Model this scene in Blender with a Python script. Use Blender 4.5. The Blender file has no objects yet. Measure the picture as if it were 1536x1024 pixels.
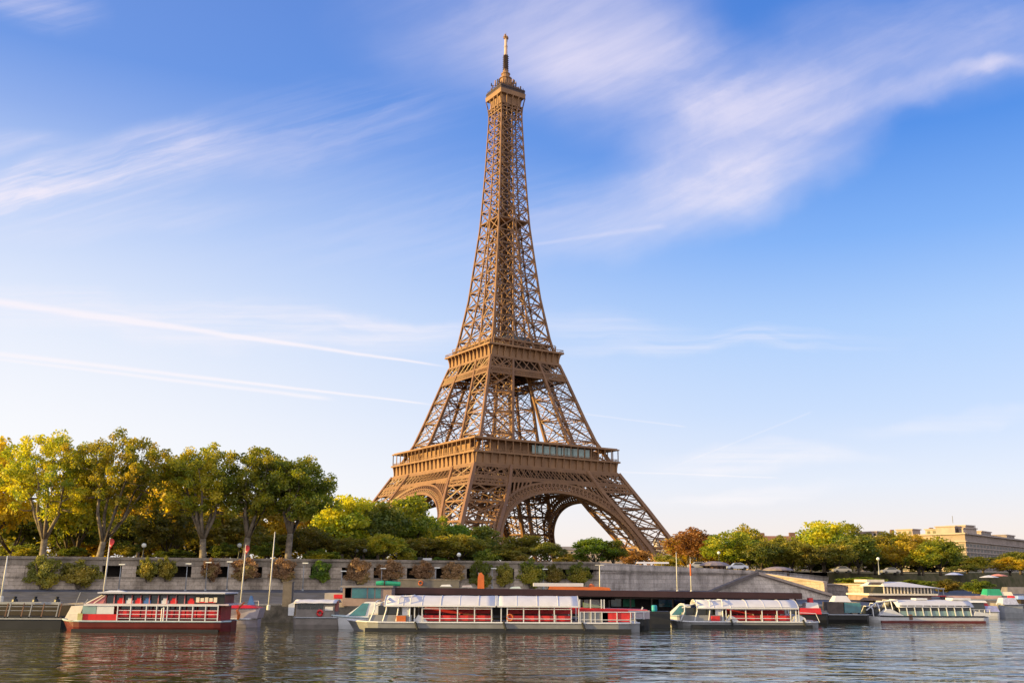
import bpy, bmesh, math, random
import numpy as np
from mathutils import Vector, Matrix
S = bpy.context.scene
COL = S.collection
PI = math.pi
# ---------------------------------------------------------------- camera
F, TH, ROLL, EYE = 1480.0, 0.2361, 0.005, 5.5
cam = bpy.data.objects.new('camera', bpy.data.cameras.new('camera'))
COL.objects.link(cam)
fwd = Vector((0, math.cos(TH), math.sin(TH))); up0 = Vector((0, -math.sin(TH), math.cos(TH))); rt0 = Vector((1, 0, 0))
rt = rt0 * math.cos(ROLL) + up0 * math.sin(ROLL); up = up0 * math.cos(ROLL) - rt0 * math.sin(ROLL)
cam.matrix_world = Matrix(((rt.x, up.x, -fwd.x, 0), (rt.y, up.y, -fwd.y, 0), (rt.z, up.z, -fwd.z, EYE), (0, 0, 0, 1)))
cam.data.sensor_width = 36; cam.data.lens = F / 1536 * 36; cam.data.clip_start = 1; cam.data.clip_end = 30000
S.camera = cam
# ---------------------------------------------------------------- light
SUN = Vector((-0.965, -0.20, 0.185)).normalized()
EL = math.asin(SUN.z); AZ = math.atan2(SUN.x, SUN.y)
sl = bpy.data.lights.new('sun', 'SUN'); sl.energy = 5.0; sl.angle = math.radians(0.5); sl.color = (1.0, 0.70, 0.22)
sun = bpy.data.objects.new('sun', sl); COL.objects.link(sun)
sun.rotation_euler = SUN.to_track_quat('Z', 'Y').to_euler()
S.view_settings.view_transform = 'Standard'; S.view_settings.look = 'None'; S.view_settings.gamma = 1
S.view_settings.exposure = 1.05
S.cycles.max_bounces = 6; S.cycles.transparent_max_bounces = 6; S.cycles.use_denoising = True
# ---------------------------------------------------------------- node helpers
class NT:
    def __init__(s, tree): s.t = tree; s.n = tree.nodes; s.l = tree.links
    def new(s, typ, **kw):
        nd = s.n.new(typ)
        for k, v in kw.items():
            if k[0] == '_': setattr(nd, k[1:], v)
        return nd
    def put(s, sock, v):
        if isinstance(v, bpy.types.NodeSocket): s.l.new(v, sock)
        else: sock.default_value = v
    def math(s, op, a, b=0.0, c=0.0, clamp=False):
        nd = s.new('ShaderNodeMath'); nd.operation = op; nd.use_clamp = clamp
        s.put(nd.inputs[0], a); s.put(nd.inputs[1], b); s.put(nd.inputs[2], c); return nd.outputs[0]
    def noise(s, vec, scale, detail=4, rough=0.55, dist=0.0):
        nd = s.new('ShaderNodeTexNoise'); s.put(nd.inputs['Vector'], vec)
        s.put(nd.inputs['Scale'], scale); s.put(nd.inputs['Detail'], detail)
        s.put(nd.inputs['Roughness'], rough); s.put(nd.inputs['Distortion'], dist); return nd.outputs[0]
    def mapping(s, vec, loc=(0, 0, 0), rot=(0, 0, 0), sc=(1, 1, 1)):
        nd = s.new('ShaderNodeMapping'); s.put(nd.inputs[0], vec)
        nd.inputs[1].default_value = loc; nd.inputs[2].default_value = rot; nd.inputs[3].default_value = sc; return nd.outputs[0]
    def ramp(s, f, stops):
        nd = s.new('ShaderNodeValToRGB'); s.put(nd.inputs[0], f); e = nd.color_ramp.elements
        e[0].position, e[0].color = stops[0][0], tuple(stops[0][1]) + (1,)
        e[1].position, e[1].color = stops[-1][0], tuple(stops[-1][1]) + (1,)
        for p, c in stops[1:-1]:
            q = e.new(p); q.color = tuple(c) + (1,)
        return nd.outputs[0]
    def rng(s, v, a, b, c=0.0, d=1.0, smooth=True):
        nd = s.new('ShaderNodeMapRange'); nd.interpolation_type = 'SMOOTHSTEP' if smooth else 'LINEAR'
        s.put(nd.inputs[0], v)
        for i, q in enumerate((a, b, c, d)): s.put(nd.inputs[i + 1], q)
        return nd.outputs[0]
    def mix(s, f, a, b, mode='MIX'):
        nd = s.new('ShaderNodeMix'); nd.data_type = 'RGBA'; nd.blend_type = mode
        s.put(nd.inputs[0], f)
        for i, q in ((6, a), (7, b)):
            s.put(nd.inputs[i], q if isinstance(q, bpy.types.NodeSocket) else tuple(q) + (1,))
        return nd.outputs[2]
# ---------------------------------------------------------------- world
W = bpy.data.worlds.new('World'); S.world = W; W.use_nodes = True
w = NT(W.node_tree); w.n.clear()
sky = w.new('ShaderNodeTexSky'); sky.sky_type = 'NISHITA'; sky.sun_disc = False
sky.sun_elevation = EL; sky.sun_rotation = AZ; sky.altitude = 50; sky.air_density = 1.0; sky.dust_density = 1.0; sky.ozone_density = 2.0
tc = w.new('ShaderNodeTexCoord'); D = tc.outputs['Generated']
sp = w.new('ShaderNodeSeparateXYZ'); w.l.new(D, sp.inputs[0])
dx, dy, dz = sp.outputs
hs = w.new('ShaderNodeHueSaturation'); w.l.new(sky.outputs[0], hs.inputs['Color']); hs.inputs['Saturation'].default_value = 1.0
skyc = hs.outputs[0]
BACK_FILL = 5.3      # unseen brighter sky behind the viewer, added as fill light
# clear-sky colour by height, whiter towards the sun's side, laid over the Sky Texture
LIN = lambda r, g, b: tuple(((c / 255 + .055) / 1.055) ** 2.4 for c in (r, g, b))
grad = w.ramp(w.math('MAXIMUM', dz, 0.0), [(0, LIN(255, 228, 210)), (.035, LIN(250, 236, 232)), (.09, LIN(232, 236, 251)), (.16, LIN(203, 221, 253)),
    (.24, LIN(176, 207, 253)), (.32, LIN(128, 177, 248)), (.41, LIN(80, 143, 233)), (.56, LIN(66, 124, 217)), (1, LIN(44, 92, 184))])
white = w.math('MULTIPLY', w.rng(dx, .36, -.58, 0, 1), w.rng(dz, .05, .46, 1.2, .10, False), 0.0, True)
grad = w.mix(white, grad, LIN(255, 252, 254))
gsc = w.mix(1.0, grad, (4.12, 4.12, 4.12), 'MULTIPLY')
skyc = w.mix(0.88, sky.outputs[0], gsc)
# cirrus and vapour trails, placed by bearing and height above the horizon
yy = w.math('MAXIMUM', dy, 0.05)
cmb = w.new('ShaderNodeCombineXYZ'); w.l.new(w.math('DIVIDE', dx, yy), cmb.inputs[0]); w.l.new(w.math('DIVIDE', dz, yy), cmb.inputs[1]); G = cmb.outputs[0]
def dirof(px, py):
    a, b = px - 768, py - 512
    u = (a * math.cos(ROLL) + b * math.sin(ROLL)) / F; v = -(-a * math.sin(ROLL) + b * math.cos(ROLL)) / F
    return Vector((u, math.cos(TH) - v * math.sin(TH), math.sin(TH) + v * math.cos(TH)))
def gpt(px, py):
    d = dirof(px, py); return d.x / d.y, d.z / d.y
def tmap(vec, loc, rot, sc):
    nd = w.new('ShaderNodeMapping'); nd.vector_type = 'TEXTURE'; w.put(nd.inputs[0], vec)
    nd.inputs[1].default_value = (loc[0], loc[1], 0); nd.inputs[2].default_value = (0, 0, rot); nd.inputs[3].default_value = (sc[0], sc[1], 1); return nd.outputs[0]
wob = w.new('ShaderNodeTexNoise'); w.put(wob.inputs['Vector'], G); wob.inputs['Scale'].default_value = 5; wob.inputs['Detail'].default_value = 5
va = w.new('ShaderNodeVectorMath'); va.operation = 'MULTIPLY_ADD'; w.put(va.inputs[0], wob.outputs['Color']); va.inputs[1].default_value = (.16, .09, 0)
sub = w.new('ShaderNodeVectorMath'); sub.operation = 'SUBTRACT'; w.put(sub.inputs[0], G); sub.inputs[1].default_value = (.08, .045, 0)
w.put(va.inputs[2], sub.outputs[0]); GW = va.outputs[0]
def wisps(rot, sx, sy, seed):
    m = tmap(GW, (seed, seed * .7), rot, (sx, sy)); n1 = w.noise(m, 1.0, 9, .62, .35)
    m2 = tmap(G, (seed * 2, seed), rot * 1.25, (sx * .9, sy * .28)); n2 = w.noise(m2, 1.0, 6, .6, .2)
    return w.math('ADD', w.math('MULTIPLY', w.rng(n1, .30, .70), .72), w.math('MULTIPLY', w.rng(n2, .38, .68), .38))
def blob(px, py, rx, ry, deg, k, src=None):
    nd = w.new('ShaderNodeVectorMath'); nd.operation = 'LENGTH'
    w.put(nd.inputs[0], tmap(src or GW, gpt(px, py), math.radians(deg), (rx / F, ry / F)))
    return w.math('MULTIPLY', w.rng(nd.outputs['Value'], 1.0, .15), k)
def total(vals):
    t = vals[0]
    for v in vals[1:]: t = w.math('ADD', t, v)
    return t
right = total([blob(820, 30, 420, 210, -6, .55), blob(960, 110, 330, 150, 4, .45), blob(1120, 190, 290, 170, 28, .80), blob(1000, 300, 360, 90, 16, .60), blob(1400, 60, 420, 150, 10, .48),
               blob(1390, 130, 260, 40, 14, .35), blob(1470, 105, 120, 22, 14, .4)])
left = total([blob(700, 330, 620, 130, 4, .16), blob(110, 262, 360, 80, 15, 1.0), blob(0, 290, 220, 60, 18, .6), blob(30, 10, 160, 60, 0, .4), blob(20, 200, 150, 30, 5, .3), blob(480, 190, 340, 110, 10, .28), blob(150, 330, 300, 60, 8, .3)])
low = total([blob(300, 490, 620, 48, -4, .8), blob(640, 500, 220, 26, -2, .4), blob(1130, 688, 210, 28, -1, .85), blob(1110, 738, 200, 16, 0, .6), blob(1090, 518, 330, 24, 3, .55), blob(900, 490, 180, 40, -6, .3), blob(1420, 630, 220, 18, 8, .3)])
def trail(p, q, wd0, wd1, k, seed):
    a, b = gpt(*p), gpt(*q); L = math.hypot(b[0] - a[0], b[1] - a[1]); ang = math.atan2(b[1] - a[1], b[0] - a[0])
    m = tmap(G, a, ang, (L, 1)); s2 = w.new('ShaderNodeSeparateXYZ'); w.l.new(m, s2.inputs[0])
    wd = w.math('MULTIPLY_ADD', s2.outputs[0], (wd1 - wd0) / F, wd0 / F)
    jit = w.math('MULTIPLY', w.math('SUBTRACT', w.noise(tmap(G, (seed, 0), ang, (.05, .05)), 1.0, 3), .5), 3.0 / F)
    r = w.math('DIVIDE', w.math('ABSOLUTE', w.math('ADD', s2.outputs[1], jit)), wd)
    along = w.math('MULTIPLY', w.rng(s2.outputs[0], 1.02, .93), w.rng(s2.outputs[0], -.6, .05))
    tex = w.math('MULTIPLY_ADD', w.noise(tmap(G, (seed, 1), ang, (.06, .012)), 1.0, 4), .7, .55)
    return w.math('MULTIPLY', w.math('MULTIPLY', w.rng(r, 1.0, .0), along), w.math('MULTIPLY', tex, k))
trails = total([trail((-40, 447), (672, 550), 11, 2.6, .85, 3), trail((-40, 526), (655, 607), 7, 2.4, .85, 5), trail((60, 546), (500, 599), 4, 5, .7, 7),
                trail((800, 367), (1000, 338), 4, 8, .16, 9), trail((880, 621), (1030, 640), 2, 2, .3, 11), trail((940, 708), (1170, 716), 2, 2, .4, 13), trail((1060, 680), (1220, 617), 2, 2, .2, 15)])
cover = total([w.math('MULTIPLY', right, w.math('MULTIPLY_ADD', wisps(.38, .30, .13, 3.1), .55, .38)), w.math('MULTIPLY', left, wisps(.25, .30, .045, 7.7)), w.math('MULTIPLY', low, wisps(.0, .35, .03, 1.9)), trails])
cover = w.math('MINIMUM', cover, .93)
ccol = w.mix(w.rng(dz, .05, .5), LIN(255, 250, 251), LIN(232, 226, 246))
skyc = w.mix(cover, skyc, w.mix(1.0, ccol, (4.12, 4.12, 4.12), 'MULTIPLY'))
back = w.math('MULTIPLY', w.rng(dy, .15, -.55), w.rng(dz, -.05, .15))
skyc = w.mix(back, skyc, (BACK_FILL * 1.0, BACK_FILL * .97, BACK_FILL * .97))
bg = w.new('ShaderNodeBackground'); out = w.new('ShaderNodeOutputWorld')
w.l.new(skyc, bg.inputs[0]); bg.inputs[1].default_value = 0.12; w.l.new(bg.outputs[0], out.inputs[0])
W.cycles.sampling_method = 'MANUAL'; W.cycles.sample_map_resolution = 256
# ---------------------------------------------------------------- materials
def mat(name, col, rough=.7, metal=0.0, var=.25, scale=1.5, spec=.4, col2=None, bump=0.0, bscale=8, coat=0):
    m = bpy.data.materials.new(name); m.use_nodes = True; t = NT(m.node_tree); b = t.n['Principled BSDF']
    tcn = t.new('ShaderNodeTexCoord'); P = tcn.outputs['Object']
    c2 = col2 or tuple(c * (1 - var) for c in col)
    n = t.noise(P, scale, 5, .6)
    t.l.new(t.mix(t.rng(n, .3, .7), col, c2), b.inputs['Base Color'])
    b.inputs['Roughness'].default_value = rough; b.inputs['Metallic'].default_value = metal
    b.inputs['Specular IOR Level'].default_value = spec
    if coat: b.inputs['Coat Weight'].default_value = coat
    if bump:
        bn = t.new('ShaderNodeBump'); bn.inputs['Strength'].default_value = bump; bn.inputs['Distance'].default_value = .05
        t.l.new(t.noise(P, bscale, 4), bn.inputs['Height']); t.l.new(bn.outputs[0], b.inputs['Normal'])
    return m
IRON = mat('iron', (.215, .112, .056), .5, 0, .25, .12, .3, (.155, .080, .043))
IRON2 = mat('iron_deck', (.27, .148, .077), .6, 0, .25, .15, .3, (.205, .112, .062))
GLASS = mat('gallery_glass', (.22, .33, .32), .06, 0, .2, 1, .8)
GLASSD = mat('dark_glass', (.02, .025, .03), .05, 0, .3, 1, .6)
WINDK = mat('dark_window', (.022, .022, .026), .35, 0, .3, 1, .25)
TEAL = mat('teal_glass', (.03, .16, .20), .08, 0, .3, 1, .7)
WHITE = mat('white_paint', (.62, .62, .66), .45, 0, .12, 1.2)
CANVAS = mat('white_canvas', (.52, .52, .60), .8, 0, .10, .8)
SILVER = mat('silver_hull', (.25, .25, .265), .5, 0, .25, .6)
HULLD = mat('dark_hull', (.018, .018, .02), .4, 0, .4, .8)
RED = mat('red_paint', (.62, .02, .025), .4, 0, .25, 1.0)
REDD = mat('dark_red_hull', (.13, .016, .016), .45, 0, .35, .8)
REDSEAT = mat('red_seat', (.60, .03, .035), .6, 0, .3, 2.0)
LBLUE = mat('pale_blue_rail', (.42, .50, .54), .5, 0, .15, 1)
ORANGE = mat('orange_paint', (.55, .13, .03), .5, 0, .2, 1.5)
CREAM = mat('cream_paint', (.75, .66, .55), .5, 0, .15, 1.5)
BROWN = mat('brown_roof', (.045, .022, .020), .5, 0, .3, .5)
DKBROWN = mat('dark_timber', (.035, .025, .022), .7, 0, .4, 1)
GREYB = mat('grey_boat', (.24, .21, .20), .6, 0, .3, 1.0)
PURPLE = mat('mauve_grey_panel', (.36, .32, .37), .5, 0, .2, 1.0)
BLUE = mat('blue_paint', (.05, .15, .42), .5, 0, .2, 1.0)
GREEN = mat('green_cover', (.02, .30, .17), .5, 0, .25, 1.0)
STEEL = mat('grey_steel', (.32, .33, .36), .5, .3, .2, 2.0)
POLEW = mat('pole_white', (.60, .58, .55), .5, 0, .2, 2.0)
BLACKM = mat('black_metal', (.02, .02, .022), .5, 0, .3, 2.0)
LAMPG = mat('lamp_glass', (.75, .75, .72), .3, 0, .05, 2.0)
STONE = mat('concrete_post', (.16, .135, .12), .9, 0, .35, 1.2)
FLAGR = mat('flag_red', (.55, .05, .05), .8, 0, .2, 3.0)
MAUVE = mat('kiosk_roof', (.26, .21, .22), .6, 0, .25, 1.5)
KIOSKW = mat('kiosk_wall', (.20, .11, .08), .7, 0, .3, 2.0)
def stone_mat(name, base, dark, cw, ch, streak=.6):
    m = bpy.data.materials.new(name); m.use_nodes = True; t = NT(m.node_tree); b = t.n['Principled BSDF']
    g = t.new('ShaderNodeTexCoord'); P = g.outputs['Object']
    s3 = t.new('ShaderNodeSeparateXYZ'); t.l.new(P, s3.inputs[0])
    c3 = t.new('ShaderNodeCombineXYZ'); t.l.new(t.math('ADD', s3.outputs[0], t.math('MULTIPLY', s3.outputs[1], .3)), c3.inputs[0]); t.l.new(s3.outputs[2], c3.inputs[1])
    br = t.new('ShaderNodeTexBrick'); t.l.new(c3.outputs[0], br.inputs['Vector'])
    br.inputs['Color1'].default_value = (1, 1, 1, 1); br.inputs['Color2'].default_value = (.72, .72, .72, 1); br.inputs['Mortar'].default_value = (.45, .45, .45, 1)
    br.inputs['Scale'].default_value = 1; br.inputs['Mortar Size'].default_value = .025; br.inputs['Brick Width'].default_value = cw; br.inputs['Row Height'].default_value = ch
    st = t.noise(t.mapping(P, sc=(.55, .55, .10)), 1.0, 7, .65); bl = t.noise(P, .35, 6, .65); fine = t.noise(P, 3.0, 5, .7)
    k = t.math('ADD', t.math('MULTIPLY', t.rng(st, .42, .68), streak), t.math('MULTIPLY', t.rng(bl, .45, .7), .5), clamp=True)
    c = t.mix(k, base, dark); c = t.mix(.85, c, br.outputs[0], 'MULTIPLY')
    c = t.mix(t.rng(fine, .3, .75), c, t.mix(1.0, c, (.7, .68, .64), 'MULTIPLY'))
    t.l.new(c, b.inputs['Base Color']); b.inputs['Roughness'].default_value = .92
    bn = t.new('ShaderNodeBump'); bn.inputs['Strength'].default_value = .5; bn.inputs['Distance'].default_value = .06
    t.l.new(t.math('ADD', fine, br.outputs['Fac']), bn.inputs['Height']); t.l.new(bn.outputs[0], b.inputs['Normal'])
    return m
WALLM = stone_mat('quay_stone', (.62, .515, .435), (.23, .185, .15), 1.6, .55, .6)
WALLG = stone_mat('grey_quay_stone', (.66, .565, .505), (.30, .25, .22), 2.2, .7, .6)
WALLP = stone_mat('pale_quay_stone', (.52, .42, .36), (.22, .17, .15), 1.8, .6, .4)
COPE = stone_mat('coping_stone', (.36, .30, .25), (.13, .11, .09), 2.4, 2.0, .6)
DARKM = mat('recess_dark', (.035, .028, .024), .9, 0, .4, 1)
LIME = stone_mat('limestone', (.42, .335, .30), (.30, .24, .215), 6, 3.1, .35)
LIMEW = mat('limestone_plain', (.40, .325, .29), .85, 0, .2, .3)
ROOFZ = mat('zinc_roof', (.22, .20, .20), .6, 0, .25, .5)
ASPH = mat('asphalt', (.075, .08, .105), .85, 0, .35, .25, .3, None, .3, 6)
GRASS = mat('grass', (.05, .07, .018), .95, 0, .5, .25, .1, (.09, .085, .03))
SAND = mat('gravel', (.22, .17, .11), .95, 0, .35, .3)
BARK = mat('plane_bark', (.25, .205, .16), .9, 0, .5, 1.8, .2, (.10, .08, .062), .4, 5)
BARKD = mat('dark_bark', (.10, .075, .055), .9, 0, .4, 2.0)
def leafmat(name, stops, tr=.45):
    m = bpy.data.materials.new(name); m.use_nodes = True; t = NT(m.node_tree); t.n.remove(t.n['Principled BSDF'])
    g = t.new('ShaderNodeNewGeometry'); tcn = t.new('ShaderNodeTexCoord'); oi = t.new('ShaderNodeObjectInfo')
    n = t.noise(tcn.outputs['Object'], .38, 3, .6)
    f = t.math('ADD', t.math('MULTIPLY', g.outputs['Random Per Island'], .28), t.math('MULTIPLY', t.rng(n, .32, .68), .72))
    c = t.ramp(f, stops)
    hv = t.new('ShaderNodeHueSaturation'); t.l.new(c, hv.inputs['Color'])
    t.l.new(t.math('MULTIPLY_ADD', oi.outputs['Random'], .025, .488), hv.inputs['Hue']); t.l.new(t.math('MULTIPLY_ADD', oi.outputs['Random'], .5, .78), hv.inputs['Value'])
    c = hv.outputs[0]
    d = t.new('ShaderNodeBsdfDiffuse'); tl = t.new('ShaderNodeBsdfTranslucent'); gl = t.new('ShaderNodeBsdfGlossy'); gl.inputs['Roughness'].default_value = .45
    t.l.new(c, d.inputs[0]); t.l.new(t.mix(1.0, c, (1.4, 1.35, .45), 'MULTIPLY'), tl.inputs[0]); gl.inputs[0].default_value = (.5, .5, .5, 1)
    m1 = t.new('ShaderNodeMixShader'); m1.inputs[0].default_value = tr; t.l.new(d.outputs[0], m1.inputs[1]); t.l.new(tl.outputs[0], m1.inputs[2])
    m2 = t.new('ShaderNodeMixShader'); m2.inputs[0].default_value = .04; t.l.new(m1.outputs[0], m2.inputs[1]); t.l.new(gl.outputs[0], m2.inputs[2])
    t.l.new(m2.outputs[0], t.n['Material Output'].inputs[0]); return m
LF_PLANE = leafmat('plane_leaves', [(0, (0.117, 0.169, 0.020)), (.3, (0.257, 0.292, 0.029)), (.65, (0.468, 0.407, 0.034)), (1, (0.620, 0.492, 0.040))], .55)
LF_GREEN = leafmat('green_leaves', [(0, (0.078, 0.131, 0.020)), (.4, (0.188, 0.223, 0.025)), (.75, (0.344, 0.323, 0.031)), (1, (0.515, 0.407, 0.036))], .52)
LF_GOLD = leafmat('gold_leaves', [(0, (0.198, 0.178, 0.024)), (.5, (0.476, 0.317, 0.029)), (1, (0.600, 0.497, 0.040))], .55)
LF_RUST = leafmat('rust_leaves', [(0, (0.178, 0.100, 0.040)), (.5, (0.338, 0.169, 0.050)), (1, (0.516, 0.278, 0.079))], .4)
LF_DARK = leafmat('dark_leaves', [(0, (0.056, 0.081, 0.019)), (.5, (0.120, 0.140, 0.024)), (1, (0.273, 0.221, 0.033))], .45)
LF_OLIVE = leafmat('olive_leaves', [(0, (0.112, 0.125, 0.027)), (.5, (0.232, 0.214, 0.035)), (1, (0.400, 0.294, 0.043))], .5)
LF_BRIGHT = leafmat('bright_leaves', [(0, (.06, .11, .014)), (.5, (.13, .19, .02)), (1, (.22, .26, .026))], .5)
LF_IVY = leafmat('ivy_leaves', [(0, (0.198, 0.109, 0.055)), (.6, (0.338, 0.188, 0.100)), (1, (0.317, 0.259, 0.079))], .3)
# water
WATER = bpy.data.materials.new('river_water'); WATER.use_nodes = True
t = NT(WATER.node_tree); b = t.n['Principled BSDF']
g = t.new('ShaderNodeTexCoord'); P = g.outputs['Object']
b.inputs['Base Color'].default_value = (.032, .030, .010, 1); b.inputs['Roughness'].default_value = .03; b.inputs['IOR'].default_value = 1.42
n1 = t.noise(t.mapping(P, rot=(0, 0, .18), sc=(.22, .40, 1)), 1.0, 2, .45, .6); n2 = t.noise(t.mapping(P, rot=(0, 0, -.15), sc=(.5, .9, 1)), 1.0, 2, .5, .7); n3 = t.noise(t.mapping(P, sc=(.03, .06, 1)), 1.0, 3, .5)
sx_ = t.new('ShaderNodeSeparateXYZ'); t.l.new(P, sx_.inputs[0])
wind = t.math('ADD', t.rng(sx_.outputs[0], -30, 45, .0, .9), t.rng(n3, .40, .64, -.9, .7))     # patches of rougher and smoother water
hgt = t.math('ADD', n1, t.math('MULTIPLY', n2, .26))
bn = t.new('ShaderNodeBump'); bn.inputs['Distance'].default_value = .5; bn.inputs['Strength'].default_value = 1
t.l.new(t.math('MULTIPLY', hgt, t.math('MULTIPLY_ADD', wind, .20, .54)), bn.inputs['Height']); t.l.new(bn.outputs[0], b.inputs['Normal'])
# ---------------------------------------------------------------- mesh builder
class MB:
    def __init__(s): s.v = []; s.f = []
    def add(s, vs, fs):
        o = len(s.v); s.v.extend(vs); s.f.extend([tuple(i + o for i in f) for f in fs])
    def box(s, c, d, rz=0.0):
        x, y, z = (q / 2 for q in d); cs, sn = math.cos(rz), math.sin(rz)
        vs = [(c[0] + a * x * cs - e * y * sn, c[1] + a * x * sn + e * y * cs, c[2] + h * z) for h in (-1, 1) for a, e in ((-1, -1), (1, -1), (1, 1), (-1, 1))]
        s.add(vs, [(0, 3, 2, 1), (4, 5, 6, 7), (0, 1, 5, 4), (1, 2, 6, 5), (2, 3, 7, 6), (3, 0, 4, 7)])
    def beam(s, p, q, wd, h=None, ref=(0, 0, 1), w2=None):
        p, q = Vector(p), Vector(q); d = q - p
        if d.length < 1e-6: return
        d.normalize(); r = Vector(ref)
        if abs(d.dot(r)) > .97: r = Vector((1, 0, 0))
        a = d.cross(r).normalized(); e = a.cross(d); h = h or wd; k = (w2 / wd) if w2 else 1
        vs = [tuple(c + a * (i * wd / 2 * m) + e * (j * h / 2 * m)) for c, m in ((p, 1), (q, k)) for i, j in ((-1, -1), (1, -1), (1, 1), (-1, 1))]
        s.add(vs, [(0, 3, 2, 1), (4, 5, 6, 7), (0, 1, 5, 4), (1, 2, 6, 5), (2, 3, 7, 6), (3, 0, 4, 7)])
    def tube(s, pts, rad, n=6):
        o = len(s.v); pts = [Vector(p) for p in pts]; k = len(pts)
        if not hasattr(rad, '__len__'): rad = [rad] * k
        for i, p in enumerate(pts):
            d = (pts[min(i + 1, k - 1)] - pts[max(i - 1, 0)]).normalized(); r = Vector((0, 0, 1)) if abs(d.z) < .9 else Vector((1, 0, 0))
            a = d.cross(r).normalized(); e = a.cross(d)
            for j in range(n):
                an = 2 * PI * j / n; s.v.append(tuple(p + (a * math.cos(an) + e * math.sin(an)) * rad[i]))
        for i in range(k - 1):
            for j in range(n): s.f.append((o + i * n + j, o + i * n + (j + 1) % n, o + (i + 1) * n + (j + 1) % n, o + (i + 1) * n + j))
        s.f.append(tuple(o + j for j in range(n))[::-1]); s.f.append(tuple(o + (k - 1) * n + j for j in range(n)))
    def lathe(s, prof, c=(0, 0, 0), n=16):
        o = len(s.v); k = len(prof)
        for r, z in prof:
            for j in range(n):
                an = 2 * PI * j / n; s.v.append((c[0] + r * math.cos(an), c[1] + r * math.sin(an), c[2] + z))
        for i in range(k - 1):
            for j in range(n): s.f.append((o + i * n + j, o + i * n + (j + 1) % n, o + (i + 1) * n + (j + 1) % n, o + (i + 1) * n + j))
        s.f.append(tuple(o + j for j in range(n))[::-1]); s.f.append(tuple(o + (k - 1) * n + j for j in range(n)))
    def prism(s, poly, axis, a, c):      # polygon in two axes extruded along the third
        n = len(poly)
        mk = {'y': lambda p, h: (p[0], h, p[1]), 'x': lambda p, h: (h, p[0], p[1]), 'z': lambda p, h: (p[0], p[1], h)}[axis]
        vs = [mk(p, a) for p in poly] + [mk(p, c) for p in poly]
        s.add(vs, [tuple(range(n))[::-1], tuple(range(n, 2 * n))] + [(i, (i + 1) % n, n + (i + 1) % n, n + i) for i in range(n)])
    def loft(s, rings, cap=True):
        o = len(s.v); n = len(rings[0])
        for r in rings: s.v.extend([tuple(p) for p in r])
        for i in range(len(rings) - 1):
            for j in range(n): s.f.append((o + i * n + j, o + i * n + (j + 1) % n, o + (i + 1) * n + (j + 1) % n, o + (i + 1) * n + j))
        if cap: s.f.append(tuple(o + j for j in range(n))[::-1]); s.f.append(tuple(o + (len(rings) - 1) * n + j for j in range(n)))
    def quad(s, *p): s.add([tuple(q) for q in p], [tuple(range(len(p)))])
    def build(s, name, m, parent=None, smooth=False):
        me = bpy.data.meshes.new(name); me.from_pydata(s.v, [], s.f)
        bm = bmesh.new(); bm.from_mesh(me); bmesh.ops.recalc_face_normals(bm, faces=bm.faces); bm.to_mesh(me); bm.free()
        if smooth:
            for p in me.polygons: p.use_smooth = True
        me.materials.append(m); o = bpy.data.objects.new(name, me); COL.objects.link(o)
        if parent: o.parent = parent
        return o
def raw(name, v, f4, m, parent=None):
    me = bpy.data.meshes.new(name); n, k = len(v), len(f4)
    me.vertices.add(n); me.vertices.foreach_set('co', np.asarray(v, np.float32).ravel())
    me.loops.add(k * 4); me.loops.foreach_set('vertex_index', np.asarray(f4, np.int32).ravel())
    me.polygons.add(k); me.polygons.foreach_set('loop_start', np.arange(0, k * 4, 4, dtype=np.int32)); me.update(calc_edges=True)
    me.materials.append(m); o = bpy.data.objects.new(name, me); COL.objects.link(o)
    if parent: o.parent = parent
    return o
def tag(o, label, cat, group=None):
    o['label'] = label; o['category'] = cat
    if group: o['group'] = group
    return o
def thing(name, label, cat, loc=(0, 0, 0), rz=0.0, group=None):
    o = bpy.data.objects.new(name, None); COL.objects.link(o); o.location = loc; o.rotation_euler = (0, 0, rz); o.empty_display_size = .5
    return tag(o, label, cat, group)
def copy_tree(o, parent=None):
    c = o.copy(); COL.objects.link(c)
    if parent: c.parent = parent
    for ch in list(o.children): copy_tree(ch, c)
    return c
def struct(o): o['kind'] = 'structure'; return o
def at(px, py, Y):                       # where the line of sight to a measured point of the photo meets the plane y = Y
    d = dirof(px, py); k = Y / d.y; return Vector((d.x * k, Y, EYE + d.z * k))
# ---------------------------------------------------------------- the iron tower
TD, TAZ, TYAW = 540.6, -0.0086, -0.211
TOWER = thing('lattice_tower', 'tall brown wrought iron lattice tower rising on four splayed arched legs', 'tower', (TD * math.sin(TAZ), TD * math.cos(TAZ), EYE + 4.0), TYAW - PI / 4)
ZO = [0, 12.8, 31, 49.8, 57, 66, 83, 100, 110, 123.5, 142, 151, 169, 193, 210, 231, 261, 268, 274]
HO = [72, 65, 55.4, 45, 41.5, 36.7, 31, 25.9, 22.6, 18.9, 16.0, 14.6, 12.8, 10.4, 9.4, 8.3, 7.1, 7.1, 8.1]
ZI = [0, 12.8, 31, 43, 50, 57, 66, 83, 100, 110, 123.5, 142, 169, 203, 280]
HI = [50, 46, 34, 27, 24, 21, 17.5, 14, 10.7, 8.5, 5.9, 4.0, 2.1, .5, .5]
hw = lambda z: float(np.interp(z, ZO, HO)); hi = lambda z: float(np.interp(z, ZI, HI))
cwid = lambda z: float(np.interp(z, [0, 50, 66, 110, 125, 200, 276], [2.1, 1.7, 1.5, 1.25, 1.0, .75, .55]))
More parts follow.
